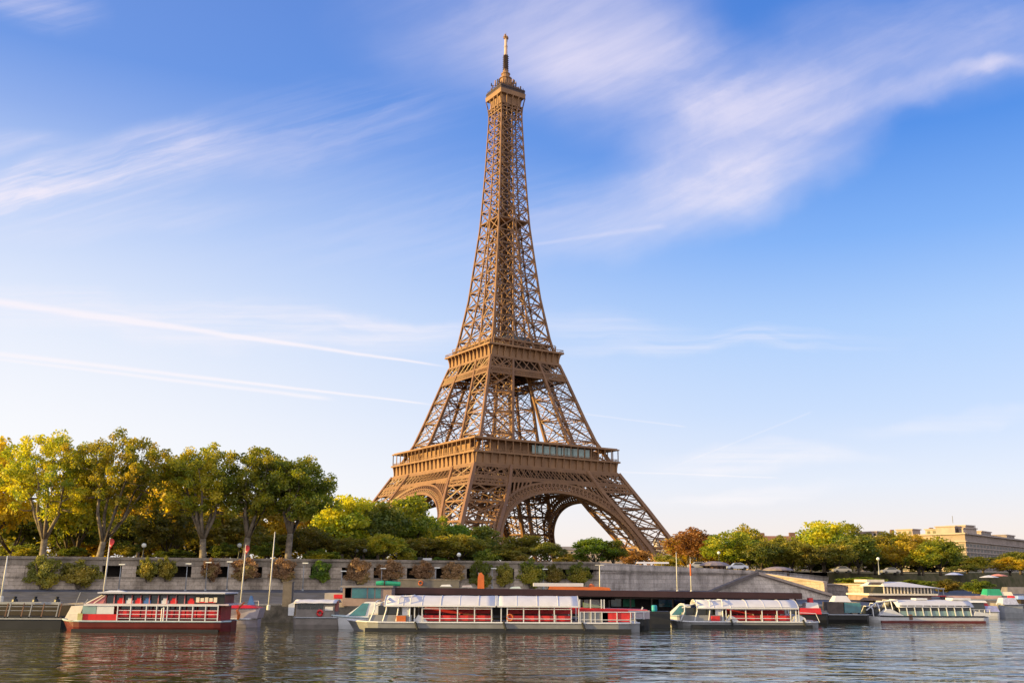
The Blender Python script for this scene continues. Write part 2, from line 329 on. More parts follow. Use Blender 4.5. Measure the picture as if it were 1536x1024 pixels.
def sqring(B, ho, hin, z0, z1, ho2=None, hin2=None):
    ho2, hin2 = ho2 or ho, hin2 or hin
    sq = lambda h, z: [(-h, -h, z), (h, -h, z), (h, h, z), (-h, h, z)]
    B.add(sq(ho, z0) + sq(ho2, z1) + sq(hin, z0) + sq(hin2, z1),
          [f for i in range(4) for f in ((i, (i + 1) % 4, 4 + (i + 1) % 4, 4 + i), (8 + i, 12 + i, 12 + (i + 1) % 4, 8 + (i + 1) % 4), (i, 8 + i, 8 + (i + 1) % 4, (i + 1) % 4), (4 + i, 4 + (i + 1) % 4, 12 + (i + 1) % 4, 12 + i))])
def fp(k, n, s, z):                       # a point on face k: n outwards, s along, z up
    c, d = ((1, 0), (0, 1), (-1, 0), (0, -1))[k]
    return Vector((c * n - d * s, d * n + c * s, z))
def xpanel(B, a0, a1, b0, b1, wd, horiz=True, fine=True):
    """one bay between chord points a0-a1 and b0-b1: crossed struts, a cross bar and thinner secondary bracing"""
    B.beam(a0, b1, wd * .35, wd * .9); B.beam(b0, a1, wd * .35, wd * .9)      # flat plates lying in the face
    if horiz: B.beam(a1, b1, wd * .45, wd)
    if fine:
        m = (a0 + b0 + a1 + b1) / 4; am, bm_ = (a0 + a1) / 2, (b0 + b1) / 2; th = wd * .42
        B.beam(am, bm_, th * .5, th * 1.2)
        for p, q in ((am, (a0 + m) / 2), (am, (a1 + m) / 2), (bm_, (b0 + m) / 2), (bm_, (b1 + m) / 2), ((a1 + b1) / 2, (a1 + m) / 2), ((a1 + b1) / 2, (b1 + m) / 2), ((a0 + b0) / 2, (a0 + m) / 2), ((a0 + b0) / 2, (b0 + m) / 2)): B.beam(p, q, th * .5, th)
LEVA = [2, 12, 22, 32, 42, 50.5]; LEVB = [56, 68, 80, 91.5, 102, 111]
for sx, sy in ((1, -1), (1, 1), (-1, 1), (-1, -1)):
    chs, la = [MB() for _ in range(4)], MB()
    P4 = lambda z: [Vector((sx * a, sy * e, z)) for a, e in ((hw(z), hw(z)), (hw(z), hi(z)), (hi(z), hi(z)), (hi(z), hw(z)))]
    for lev in (LEVA, LEVB):
        for z0, z1 in zip(lev[:-1], lev[1:]):
            c0, c1 = P4(z0), P4(z1)
            zm = (z0 + z1) / 2; cm = P4(zm)
            for j in range(4):
                chs[j].beam(c0[j], c1[j], cwid(z0), w2=cwid(z1), ref=(1, 0, 0))
                k = (j + 1) % 4
                xpanel(la, c0[j], c1[j], c0[k], c1[k], .74 if z0 < 55 else .62)
            la.beam(c1[0], c1[2], .6); la.beam(c1[1], c1[3], .6)
            for j in range(4):           # slender diagonals through the leg's inside
                la.beam(c0[j], c1[(j + 2) % 4], .4)
    # inclined lift track on the leg's inner side
    for z0, z1 in zip(LEVA[:-1], LEVA[1:]):
        for q in (.32, .55, .78):
            f0 = lambda z, q=q: Vector((sx * (hi(z) + .8), sy * (hi(z) + (hw(z) - hi(z)) * q), z)); g0 = lambda z, q=q: Vector((sx * (hi(z) + (hw(z) - hi(z)) * q), sy * (hi(z) + .8), z))
            la.beam(f0(z0), f0(z1), .7); la.beam(g0(z0), g0(z1), .7)
    leg = bpy.data.objects.new('leg', None); COL.objects.link(leg); leg.parent = TOWER
    for c in chs: c.build('chord', IRON, leg)
    la.build('leg_lattice', IRON, leg)
    for j in P4(0):
        pd = MB(); pd.prism([(-3.2, -3.2), (3.2, -3.2), (3.2, 3.2), (-3.2, 3.2)], 'z', -1.5, 2.5); pd.box((0, 0, 2.8), (5, 5, .7))
        pb = pd.build('pedestal', LIMEW, leg); pb.location = j
AZC, AA, AB = 8.0, 42.0, 30.5
def arch_z(s, off=0.0): return AZC + (AB + off) * math.sqrt(max(0, 1 - (s / (AA + off * .9)) ** 2))
for k in range(4):
    B = MB(); G2 = MB()
    for dep in (0, -3.2):
        th = [math.radians(4 + 172 * i / 56) for i in range(57)]
        pi_ = []; po_ = []
        for a in th:
            zi_, si_ = AZC + AB * math.sin(a), AA * math.cos(a); zo_, so_ = AZC + (AB + 4.6) * math.sin(a), (AA + 4.0) * math.cos(a)
            pi_.append(fp(k, hw(zi_) + dep, si_, zi_)); po_.append(fp(k, hw(zo_) + dep, so_, zo_))
        for i in range(56):
            B.beam(pi_[i], pi_[i + 1], 1.0, 1.3); B.beam(po_[i], po_[i + 1], 1.0, 1.0)
            B.beam(pi_[i], po_[i], .55)
            m0, m1 = pi_[i].lerp(po_[i], .5), pi_[i + 1].lerp(po_[i + 1], .5)
            B.beam(m0, m1, .5)
            if dep == 0:
                B.beam(pi_[i], m1, .35); B.beam(m0, po_[i + 1], .35); B.beam(pi_[i + 1], m0, .35)
        if dep == 0: fi, fo = pi_, po_
    for i in range(0, 57, 2):
        B.beam(fi[i], pi_[i], .6); B.beam(fo[i], po_[i], .5)
    # spandrel posts with rounded heads between the ring and the belt
    for sgn in (-1, 1):
        prev = None
        for i in range(7):
            s0 = sgn * (15.5 + i * 2.7); z0 = arch_z(s0, 4.6)
            if hi(z0 + 1) < abs(s0) - 1.0 and i > 4: break
            zt = 43.2
            if zt - z0 < .6: continue
            p, q = fp(k, hw(z0), s0 * 1.02, z0), fp(k, hw(zt), s0 * .9, zt); B.beam(p, q, .75, .6)
            if prev: B.beam(prev, q - (q - p) * .12, .7); B.beam(prev, q, .6)
            prev = q - (q - p) * .12
    B.build('arch', IRON, TOWER)
    # lattice belt under the first platform
    def belt(G2, z0, z1, n, wd, rows=1, ends=1.0, dep=0.0):
        L0, L1 = hw(z0) * ends, hw(z1) * ends
        for i in range(n):
            u0, u1 = -1 + 2 * i / n, -1 + 2 * (i + 1) / n
            for a, c in ((u0, u1), (u1, u0)):
                G2.beam(fp(k, hw(z0) + dep, a * L0, z0), fp(k, hw(z1) + dep, c * L1, z1), wd * .35, wd)
            if rows > 1:
                for a, c in (((u0 + u1) / 2, u1 + (u1 - u0) / 2), ((u0 + u1) / 2, u0 - (u1 - u0) / 2)):
                    if abs(c) <= 1: G2.beam(fp(k, hw(z0) + dep + .1, a * L0, z0), fp(k, hw(z1) + dep + .1, c * L1, z1), wd * .35, wd)
        for z, ww in ((z0, wd * 2.0), (z1, wd * 2.0)):
            G2.beam(fp(k, hw(z) + dep, -hw(z) * ends, z), fp(k, hw(z) + dep, hw(z) * ends, z), ww)
    belt(G2, 43.6, 50.3, 24, .5, 1); belt(G2, 44.6, 49.6, 23, .36, 1)
    for sgn in (-1, 1):
        for i in range(6):
            zz0, zz1 = 40.2, 43.4; f = lambda u, z: fp(k, hw(z), sgn * (hi(z) + (hw(z) - hi(z)) * u), z)
            for a, c in ((i, i + 1), (i + 1, i)): G2.beam(f(a / 6, zz0), f(c / 6, zz1), .4)
        G2.beam(f(0, 40.2), f(1, 40.2), 1.0)
        for z0, z1 in zip([40, 44, 47.5], [44, 47.5, 50.5]):
            G2.beam(fp(k, hw(z0) + .15, sgn * hi(z0), z0), fp(k, hw(z1) + .15, sgn * hi(z1), z1), 1.7, 1.0)
    G2.build('lattice_belt', IRON, TOWER)
    G3 = MB()
    belt(G3, 101.6, 104.6, 30, .36, 2); belt(G3, 105.0, 111.0, 9, .5, 1); 
    G3.build('lattice_belt', IRON, TOWER)
# platforms
def cornice(B, n0, z0, z1, out, cnt):
    sqring(B, n0 - .6, n0 - 2.2, z0, z1); sqring(B, n0 + .15, n0 - .8, z0 - .5, z0 + .4)
    for k in range(4):
        for i in range(cnt + 1):
            s = (-1 + 2 * i / cnt) * (n0 - .9); h = z1 - z0
            poly = [(n0 - .6, z0 + .4), (n0 + .05, z0 + .5), (n0 + out * .15, z0 + h * .45), (n0 + out * .5, z0 + h * .75), (n0 + out, z1), (n0 - .6, z1)]
            vs = [fp(k, p[0], s + e, p[1]) for e in (-.3, .3) for p in poly]; n = len(poly)
            B.add([tuple(v) for v in vs], [tuple(range(n)), tuple(range(n, 2 * n))[::-1]] + [(j, (j + 1) % n, n + (j + 1) % n, n + j) for j in range(n)])
FP = MB(); sqring(FP, 43.4, 15.5, 55.0, 56.2)
for i in range(9):
    q = -40 + 10 * i
    FP.beam((q, -42, 53.5), (q, 42, 53.5), .8, 2.4); FP.beam((-42, q, 51.6), (42, q, 51.6), .8, 1.2)
fpo = FP.build('first_platform', IRON2, TOWER)
SHADE_IRON = mat('girder_iron_shade', (.075, .045, .032), .7, 0, .3, .3, .3)  # plates behind the lattice painted dark to stand for interior shade
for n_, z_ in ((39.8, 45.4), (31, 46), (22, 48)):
    B = MB(); sqring(B, n_, n_ - .4, z_, 54.8); B.build('floor_girder', SHADE_IRON, fpo)
B = MB(); cornice(B, 44.4, 50.9, 56.2, .9, 20); sqring(B, 45.5, 42, 56.25, 57.1); B.build('cornice', IRON2, fpo)
B = MB()
for k in range(4):
    for i in range(21):
        s = (-1 + i / 10) * 44.6; B.beam(fp(k, 44.6, s, 57.1), fp(k, 44.6, s, 63), .38)
    for z in (58.3, 57.7): B.beam(fp(k, 44.6, -44.4, z), fp(k, 44.6, 44.4, z), .16)
    for i in range(90):
        s = -44.5 + i; B.beam(fp(k, 44.6, s, 57.1), fp(k, 44.6, s, 58.3), .09)
B.build('gallery_railing', IRON2, fpo)
B = MB(); sqring(B, 45.2, 38.5, 63.0, 63.6, 45.2, 39); sqring(B, 44.4, 40, 63.61, 64.1); B.build('gallery_roof', IRON2, fpo)
for k in range(4):
    B = MB(); a, c = (-34, 31) if k in (0, 2) else (-33, 34)
    p, q = fp(k, 40.2, a, 60.0), fp(k, 36.5, c, 60.0)
    B.box((p + q) / 2, (abs(p.x - q.x), abs(p.y - q.y), 5.9))
    pav = B.build('pavilion', IRON2, fpo)
    g0, g1 = (-9, 28) if k == 0 else (-20, 20)
    if k == 0:
        for i in range(10):
            s0, s1 = g0 + (g1 - g0) * i / 10, g0 + (g1 - g0) * (i + 1) / 10 - .5
            G2 = MB(); p, q = fp(k, 41.9, s0, 60.3), fp(k, 41.5, s1, 60.3); G2.box((p + q) / 2, (abs(p.x - q.x), abs(p.y - q.y), 4.2)); G2.build('window', GLASS, pav)
    for i in range(14):
        s = a + (c - a) * i / 13; B = MB(); B.beam(fp(k, 40.5, s, 57.2), fp(k, 40.5, s, 62.8), .5); B.build('mullion', IRON2, pav)
SP = MB(); sqring(SP, 21.6, 7.0, 115.2, 116.9)
for q in (-15, -5, 5, 15): SP.beam((q, -21, 113.6), (q, 21, 113.6), .6, 2); SP.beam((-21, q, 112), (21, q, 112), .6, 1)
spo = SP.build('second_platform', IRON2, TOWER)
B = MB(); sqring(B, 18.2, 17.8, 104.5, 114.8); B.build('floor_girder', SHADE_IRON, spo)
B = MB(); cornice(B, 22.5, 111.4, 117.0, 1.5, 11); sqring(B, 24.3, 20.5, 117.05, 118.0); B.build('cornice', IRON2, spo)
B = MB()
for k in range(4):
    for i in range(49):
        s = -24 + i; B.beam(fp(k, 24.0, s, 118), fp(k, 24.0, s, 119.3), .14)
    B.beam(fp(k, 24, -24, 119.3), fp(k, 24, 24, 119.3), .22)
    B.beam(fp(k, 22, -20, 121.8), fp(k, 22, 20, 121.8), .3)
    for i in range(9): B.beam(fp(k, 21.6, -20 + 5 * i, 118), fp(k, 21.6, -20 + 5 * i, 121.8), .3)
B.build('railing', IRON2, spo)
B = MB(); B.box((4, 0, 121), (20, 17, 5.4)); B.prism([(-9.5, 123.7), (9.5, 123.7), (7, 126), (-7, 126)], 'x', -7, 15); B.build('pavilion', mat('blue_grey_roof', (.10, .12, .15), .5, 0, .2, .6), spo)
B = MB(); sqring(B, 19.6, 13, 121.6, 122.4); B.build('upper_deck', IRON2, spo)
# upper shaft
chs, ich, la = {(a, e): MB() for a in (-1, 1) for e in (-1, 1)}, {}, MB(); lev = [116.0]; hstep = 10.2
while lev[-1] < 268:
    lev.append(lev[-1] + hstep); hstep = max(6.0, hstep * .965)
lev[-1] = 268.5
for z0, z1 in zip(lev[:-1], lev[1:]):
    o0, o1, i0, i1 = hw(z0), hw(z1), hi(z0), hi(z1); wd = float(np.interp(z0, [116, 200, 270], [.78, .60, .46]))
    zm = (z0 + z1) / 2
    for sx in (-1, 1):
        for sy in (-1, 1):
            for za, zb in ((z0, zm), (zm, z1)): chs[sx, sy].beam((sx * hw(za), sy * hw(za), za), (sx * hw(zb), sy * hw(zb), zb), cwid(za) * 1.1, w2=cwid(zb) * 1.1, ref=(1, 0, 0))
            if z0 < 200:
                ich.setdefault((9, sx, sy), MB()).beam((sx * i0, sy * i0, z0), (sx * i1, sy * i1, z1), cwid(z0) * .8, ref=(1, 0, 0))
                for a0, a1, b0, b1 in (((o0, i0), (o1, i1), (i0, i0), (i1, i1)), ((i0, o0), (i1, o1), (i0, i0), (i1, i1))):
                    A0, A1, B0, B1 = [Vector((sx * p[0], sy * p[1], z)) for p, z in ((a0, z0), (a1, z1), (b0, z0), (b1, z1))]
                    xpanel(la, A0, A1, B0, B1, wd * .7, True, False)
    for k in range(4):
        if z0 < 200:
            for sg in (-1, 1):
                ich.setdefault((k, sg), MB()).beam(fp(k, o0, sg * i0, z0), fp(k, o1, sg * i1, z1), cwid(z0) * .85)
                xpanel(la, fp(k, o0, sg * i0, z0), fp(k, o1, sg * i1, z1), fp(k, o0, sg * o0, z0), fp(k, o1, sg * o1, z1), wd, True, False)
            xpanel(la, fp(k, o0, -i0, z0), fp(k, o1, -i1, z1), fp(k, o0, i0, z0), fp(k, o1, i1, z1), wd * .7, True, False)
        else:
            ich.setdefault(k, MB()).beam(fp(k, o0, 0, z0), fp(k, o1, 0, z1), cwid(z0) * .85)
            for sg in (-1, 1): xpanel(la, fp(k, o0, 0, z0), fp(k, o1, 0, z1), fp(k, o0, sg * o0, z0), fp(k, o1, sg * o1, z1), wd, True, False)
    la.beam((o1, o1, z1), (-o1, -o1, z1), wd * .8); la.beam((o1, -o1, z1), (-o1, o1, z1), wd * .8)
ust = bpy.data.objects.new('upper_shaft', None); COL.objects.link(ust); ust.parent = TOWER
for c in chs.values(): c.build('chord', IRON, ust)
for c in ich.values(): c.build('inner_chord', IRON, ust)
la.build('shaft_lattice', IRON, ust)
B = MB()
zz_ = np.arange(118, 268, 5.0)
for z in zz_:
    r0 = min(3.4, hw(z) * .42)
    for sx in (-1, 1):
        for sy in (-1, 1): B.beam((sx * r0, sy * r0, z), (sx * r0, sy * r0, z + 5), .5)
    for k in range(4):
        B.beam(fp(k, r0, -r0, z), fp(k, r0, r0, z + 5), .35); B.beam(fp(k, r0, r0, z), fp(k, r0, -r0, z + 5), .35); B.beam(fp(k, r0, -r0, z), fp(k, r0, r0, z), .5)
        B.beam(fp(k, r0, 0, z), fp(k, r0, 0, z + 5), .5)
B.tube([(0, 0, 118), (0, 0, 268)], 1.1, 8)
B.build('lift_shaft', mat('lift_iron_shade', (.10, .055, .036), .6, 0, .3, .3, .3), TOWER)  # core coloured darker than the other iron to imitate shade inside the tower
B = MB(); sqring(B, hw(196) - .9, 2.0, 195.6, 196.3); B.box((0, 0, 198), (5, 5, 2.6)); B.build('intermediate_deck', IRON2, TOWER)
# summit
B = MB()
for k in range(4):
    for u in (-1, -.5, 0, .5, 1):
        zs = [259, 264, 268, 271, 273, 274.2]; off = [0, .12, .4, .85, 1.2, 1.5]
        for j in range(5): B.beam(fp(k, 7.0 + off[j], u * (7.0 + off[j]), zs[j]), fp(k, 7.0 + off[j + 1], u * (7.0 + off[j + 1]), zs[j + 1]), .5)
    B.beam(fp(k, 7.1, -7.1, 264.5), fp(k, 7.1, 7.1, 264.5), .5); B.beam(fp(k, 7.3, -7.3, 268.5), fp(k, 7.3, 7.3, 268.5), .4)
sqring(B, 6.6, 4.5, 268.8, 274.2); sqring(B, 8.5, 0.2, 274.2, 276.9, 8.75, .2)
summit = B.build('summit_platform', IRON2, TOWER)
B = MB(); sqring(B, 8.4, 8.2, 276.9, 279.6)
for k in range(4):
    for i in range(10): B.beam(fp(k, 8.5, -8.4 + i * 1.86, 276.9), fp(k, 7.6, -7.5 + i * 1.66, 281.2), .22)
    B.beam(fp(k, 8.5, -8.5, 278.6), fp(k, 8.5, 8.5, 278.6), .25)
B.build('mesh_cage', BROWN, summit)
rnd = random.Random(5)
B = MB(); B.box((0, 0, 279.6), (12, 12, 4.4)); B.lathe([(6.2, 281.8), (5.8, 282.6), (4.6, 283.4), (4.4, 284.6), (3.6, 285.2), (3.3, 287.8), (3.9, 288.0), (3.9, 288.5), (2.6, 288.8), (2.4, 291), (2.8, 291.2), (2.8, 291.7), (1.7, 292.2), (1.5, 294.5)], n=12); B.build('cupola', IRON2, summit)
for i in range(46):
    a = 2 * PI * i / 46 + rnd.uniform(-.1, .1); r = rnd.uniform(4.2, 9.4); z = rnd.uniform(281.0, 283.5) + max(0, 7.5 - r) * 1.1
    B = MB(); B.beam((r * .6 * math.cos(a), r * .6 * math.sin(a), z - .5), (r * math.cos(a), r * math.sin(a), z), .22); hh = rnd.uniform(1.0, 3.0)
    B.box((r * math.cos(a), r * math.sin(a), z + .2), (.55, .55, hh), a); B.build('aerial', (IRON2, BROWN)[i % 2], summit)
B = MB()
for sx in (-1, 1):
    for sy in (-1, 1): B.beam((sx * 1.0, sy * 1.0, 293), (sx * .8, sy * .8, 304), .35)
for i in range(8):
    z = 293.5 + i * 1.35
    for k in range(4): B.beam(fp(k, 1.0, -1.0, z), fp(k, .95, .95, z + 1.3), .25); B.box(fp(k, 1.2, 0, z + .6), (.7, .7, .8))
    B.box((0, 0, z), (2.8, 2.8, .2))
mast = B.build('mast', BROWN, TOWER)
B = MB(); B.tube([(0, 0, 303.6), (0, 0, 310), (0, 0, 310.01), (0, 0, 316)], [1.0, .95, .85, .8], 10); B.lathe([(1.1, 309.6), (1.1, 310.4)], n=10); B.build('antenna_tube', mat('pale_antenna', (.50, .36, .30), .6, 0, .15, .5), mast)
B = MB(); B.box((0, 0, 315.9), (2.4, 2.4, 1.5), .6); B.beam((-2.4, 2.2, 315.8), (2.4, -2.2, 315.8), .4); B.box((-2.3, 2.1, 315.7), (.7, .7, 1.5)); B.box((2.3, -2.1, 315.7), (.7, .7, 1.5)); B.beam((0, 0, 316), (0, 0, 319), .22); B.build('antenna_head', IRON2, mast)
# ---------------------------------------------------------------- river, quays, terrace
def sheet(name, pts, m, kind='structure'):
    B = MB(); B.add([tuple(p) for p in pts], [tuple(range(len(pts)))]); o = B.build(name, m); o['kind'] = kind; return o
sheet('river', [(-3000, -300, 0), (3000, -300, 0), (3000, 2500, 0), (-3000, 2500, 0)], WATER)
def gz(x, y):                             # height of the upper ground
    a = min(1, max(0, (x - 14) / 95)); low = 8.0 - 1.9 * a
    k = min(1, max(0, (y - 190) / 220)); return low + (9.4 - low) * k
WL = [(-420, 60), (-160, 110), (-71, 135), (14, 160), (48, 200), (82, 262), (190, 360), (600, 560), (2500, 1200)]
FL = [(-420, 40), (-160, 108), (-71, 123), (-26, 131), (14, 139), (44, 150), (72, 168), (100, 190), (150, 235), (300, 350), (1100, 720), (2500, 1100)]
def lerp_line(L, n):
    P = [Vector((p[0], p[1])) for p in L]; d = [0]
    for a, c in zip(P[:-1], P[1:]): d.append(d[-1] + (c - a).length)
    return [Vector((float(np.interp(u * d[-1], d, [p.x for p in P])), float(np.interp(u * d[-1], d, [p.y for p in P])))) for u in np.linspace(0, 1, n)]
B = MB(); yb = []
for (x0, y0), (x1, y1) in zip(WL[:-1], WL[1:]):
    for i in range(10): yb.append((x0 + (x1 - x0) * i / 10, y0 + (y1 - y0) * i / 10))
yb.append(WL[-1]); rows = [0, 3, 10, 25, 60, 110, 180, 300, 600, 1500, 4500]
for r in rows:
    for x, y in yb: B.v.append((x, y + r + .3, gz(x, y + r)))
nx = len(yb)
for i in range(len(rows) - 1):
    for j in range(nx - 1): B.f.append((i * nx + j, i * nx + j + 1, (i + 1) * nx + j + 1, (i + 1) * nx + j))
GROUNDM = bpy.data.materials.new('park_ground'); GROUNDM.use_nodes = True; t = NT(GROUNDM.node_tree); b = t.n['Principled BSDF']
g = t.new('ShaderNodeTexCoord'); P = g.outputs['Object']
t.l.new(t.mix(t.rng(t.noise(P, .06, 5), .42, .58), (.07, .075, .025), (.20, .15, .09)), b.inputs['Base Color']); b.inputs['Roughness'].default_value = .95
struct(B.build('terrace_ground', GROUNDM))
N = 90; fl, wl = lerp_line(FL, N), lerp_line(WL, N); B = MB()
zq = lambda p, back: (3.9 if back else 2.1) - (1.0 if back else .7) * min(1, max(0, (p.x - 20) / 60))
for i in range(N):
    a, c = fl[i], wl[i]; B.v += [(a.x, a.y, -2), (a.x, a.y, zq(a, 0)), (c.x, c.y, zq(c, 1))]
for i in range(N - 1):
    o = i * 3; B.f += [(o, o + 3, o + 4, o + 1), (o + 1, o + 4, o + 5, o + 2)]
QUAYM = bpy.data.materials.new('quay_surface'); QUAYM.use_nodes = True; t = NT(QUAYM.node_tree); b = t.n['Principled BSDF']
g = t.new('ShaderNodeTexCoord'); P = g.outputs['Object']; gn = t.new('ShaderNodeNewGeometry'); s3 = t.new('ShaderNodeSeparateXYZ'); t.l.new(gn.outputs['Normal'], s3.inputs[0])
top = t.mix(t.rng(t.noise(P, .5, 6, .6), .3, .7), (.085, .09, .125), (.05, .052, .07))
crk = t.new('ShaderNodeTexVoronoi'); crk.feature = 'DISTANCE_TO_EDGE'; t.l.new(t.mapping(P, sc=(.12, .3, 1)), crk.inputs['Vector']); crk.inputs['Scale'].default_value = 1
top = t.mix(t.rng(crk.outputs['Distance'], .02, .0), top, (.13, .125, .13))
side = t.mix(t.rng(t.noise(P, .9, 6, .65), .35, .7), (.17, .15, .13), (.05, .045, .04))
t.l.new(t.mix(t.rng(t.math('ABSOLUTE', s3.outputs[2]), .3, .6), side, top), b.inputs['Base Color']); b.inputs['Roughness'].default_value = .8
struct(B.build('lower_quay', QUAYM))
# kerb along the quay edge
B = MB()
for i in range(N - 1):
    a, c = fl[i], fl[i + 1]
    if -180 < a.x < 180: B.beam((a.x, a.y + .35, zq(a, 0) + .06), (c.x, c.y + .35, zq(c, 0) + .06), .6, .22)
kerb = struct(B.build('quay_kerb', stone_mat('kerb_stone', (.42, .40, .40), (.25, .24, .23), 1.5, 3, .4)))
# embankment wall with bays
class Frame:
    def __init__(s, p, q): s.o = Vector((p[0], p[1], 0)); d = Vector((q[0] - p[0], q[1] - p[1], 0)); s.L = d.length; s.u = d.normalized(); s.n = Vector((s.u.y, -s.u.x, 0)); s.rz = math.atan2(s.u.y, s.u.x)
    def P(s, u, v, z): return s.o + s.u * u + s.n * v + Vector((0, 0, z))
    def box(s, B, u0, u1, v0, v1, z0, z1): B.box(s.P((u0 + u1) / 2, (v0 + v1) / 2, (z0 + z1) / 2), (u1 - u0, v1 - v0, z1 - z0), s.rz)
FW = Frame((-71, 135), (14, 160)); FE = Frame((-160, 110), (-71, 135))
wall = thing('embankment_wall', 'long weathered stone embankment wall with a row of dark square openings under the trees', 'wall', (0, 0, 0))
B = MB()
for f, a, c in ((FE, 0, FE.L), (FW, 0.003, FW.L)): f.box(B, a, c, -2.2, .25, 2.5, 5.35)
B.build('wall_base', WALLM, wall)
B = MB()
for f, a, c in ((FE, 0, FE.L), (FW, 0.003, FW.L)): f.box(B, a, c, -2.2, 0, 7.05, 7.85); f.box(B, a, c, -1.2, .22, 7.853, 8.2)
B.build('coping', COPE, wall)
B = MB()
for f, a, c in ((FE, 0, FE.L), (FW, 0.003, FW.L)): f.box(B, a, c, -.4, .34, 5.353, 5.55)
B.build('ledge', COPE, wall)
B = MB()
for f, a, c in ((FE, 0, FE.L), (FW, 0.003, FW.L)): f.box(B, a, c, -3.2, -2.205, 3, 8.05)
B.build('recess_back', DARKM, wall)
FE.box(B := MB(), 0, FE.L, -1.8, -.15, 5.352, 7.048); B.build('wall_panel', WALLM, wall)
BAY = 4.72; nb = int(FW.L // BAY)
for i in range(nb + 1):
    u = i * BAY; wd = 1.9 if i % 3 else 2.4
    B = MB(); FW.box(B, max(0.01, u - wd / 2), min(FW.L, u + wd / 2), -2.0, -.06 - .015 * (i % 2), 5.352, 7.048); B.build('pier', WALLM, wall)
FW.box(B := MB(), 2.5, 9.0, -1.7, -.2, 5.352, 7.048); B.build('wall_panel', WALLM, wall)
def wallpt(px, py, v=0.0):
    Y = 140.0
    for _ in range(60):
        p = at(px, py, Y); u = (p - FW.o).dot(FW.u); q = FW.P(u, v, 0); Y = .5 * Y + .5 * q.y
    return at(px, py, Y)
# plain stone wall towards the right
F2 = Frame((14, 160), (48, 200)); F3 = Frame((48, 200), (82, 262))
w2 = thing('quay_wall', 'plain grey stained stone wall below the foot of the tower', 'wall', (0, 0, 0))
B = MB(); F2.box(B, .02, F2.L, -1.5, 0, 1.5, 6.55); B.build('wall_base', WALLG, w2)
def slopecap(f, u0, u1, v0, v1, z0a, z1a, z0b, z1b):
    B = MB(); vs = [f.P(u, v, z) for u, zs in ((u0, (z0a, z1a)), (u1, (z0b, z1b))) for v, z in ((v0, zs[0]), (v1, zs[0]), (v1, zs[1]), (v0, zs[1]))]
    B.add([tuple(p) for p in vs], [(0, 1, 2, 3), (4, 7, 6, 5), (0, 4, 5, 1), (1, 5, 6, 2), (2, 6, 7, 3), (3, 7, 4, 0)]); return B
slopecap(F2, .02, F2.L, -1.2, .2, 6.553, 8.1, 6.553, 7.35).build('parapet', WALLG, w2)
slopecap(F2, .02, F2.L, -1.3, .32, 6.75, 6.95, 6.62, 6.8).build('string_course', COPE, w2)
w3 = thing('park_wall', 'low dark parapet wall descending to the right behind the stair ramps', 'wall', (0, 0, 0))
slopecap(F3, 0, F3.L, -1.2, .1, 1.5, 7.35, 1.5, 6.3).build('wall_base', WALLG, w3); slopecap(F3, .02, F3.L, -1.3, .25, 7.35, 7.6, 6.3, 6.55).build('coping', COPE, w3)
B = MB()
bp = [p for p in lerp_line([(82, 262), (190, 360), (600, 560), (2500, 1200)], 60)]
for p in bp: B.v += [(p.x - 3, p.y - 5, 1.2), (p.x - 1.5, p.y - 2.5, 3.6), (p.x, p.y + .4, gz(p.x, p.y) + .02)]
for i in range(len(bp) - 1):
    for j in (0, 1): B.f.append((i * 3 + j, i * 3 + 3 + j, i * 3 + 4 + j, i * 3 + 1 + j))
struct(B.build('river_bank', mat('bank_soil', (.13, .105, .06), .95, 0, .5, .3, .1, (.06, .06, .025))))
# stair ramps meeting at a landing
pk, l0, r0 = at(1135, 860, 170), at(1062, 890, 163), at(1246, 893, 176)
rampw = thing('stair_ramp', 'grey stone double stair ramp rising to a peak beside the plain wall', 'stairs', (0, 0, 0))
B = MB(); th_ = Vector((.25, 3.0, 0)); v = [l0, Vector((l0.x, l0.y, 1)), Vector((r0.x, r0.y, 1)), r0, pk]
B.add([tuple(p) for p in v] + [tuple(p + th_) for p in v], [(0, 1, 2, 3, 4), (9, 8, 7, 6, 5), (0, 4, 9, 5), (4, 3, 8, 9), (3, 2, 7, 8), (2, 1, 6, 7), (1, 0, 5, 6)])
B.build('ramp_wall', WALLG, rampw)
B = MB(); up_ = Vector((0, -.15, .12)); B.beam(l0 + up_, pk + up_, .9, .5); B.build('handrail', mat('ramp_coping', (.16, .13, .12), .9, 0, .3, 1), rampw)
B = MB(); B.beam(pk + up_, r0 + up_, .8, .42); B.build('handrail', mat('ramp_coping_pale', (.42, .33, .28), .9, 0, .3, 1), rampw)
# ---------------------------------------------------------------- foliage
rng_ = np.random.default_rng(11)
def leaf_cloud(cent, rad, cnt, size, flat=.8, out=None):
    cent = np.asarray(cent, float); rad = np.broadcast_to(np.asarray(rad, float), (len(cent),)); idx = np.repeat(np.arange(len(cent)), cnt); n = len(idx)
    d = rng_.normal(size=(n, 3)); d /= np.linalg.norm(d, axis=1)[:, None]; r = rng_.random(n) ** .45
    p = cent[idx] + d * (r * rad[idx])[:, None] * np.array([1, 1, flat])
    nrm = rng_.normal(size=(n, 3)) + d * .6 + np.array([0, 0, .4]); nrm /= np.linalg.norm(nrm, axis=1)[:, None]
    a = np.cross(nrm, rng_.normal(size=(n, 3))); a /= np.linalg.norm(a, axis=1)[:, None]; e = np.cross(nrm, a)
    sz = size * rng_.uniform(.6, 1.25, n)[:, None]; a, e = a * sz * .5, e * sz * .36
    v = np.stack([p - a, p + e - a * .15, p + a, p - e - a * .15], 1).reshape(-1, 3); return v
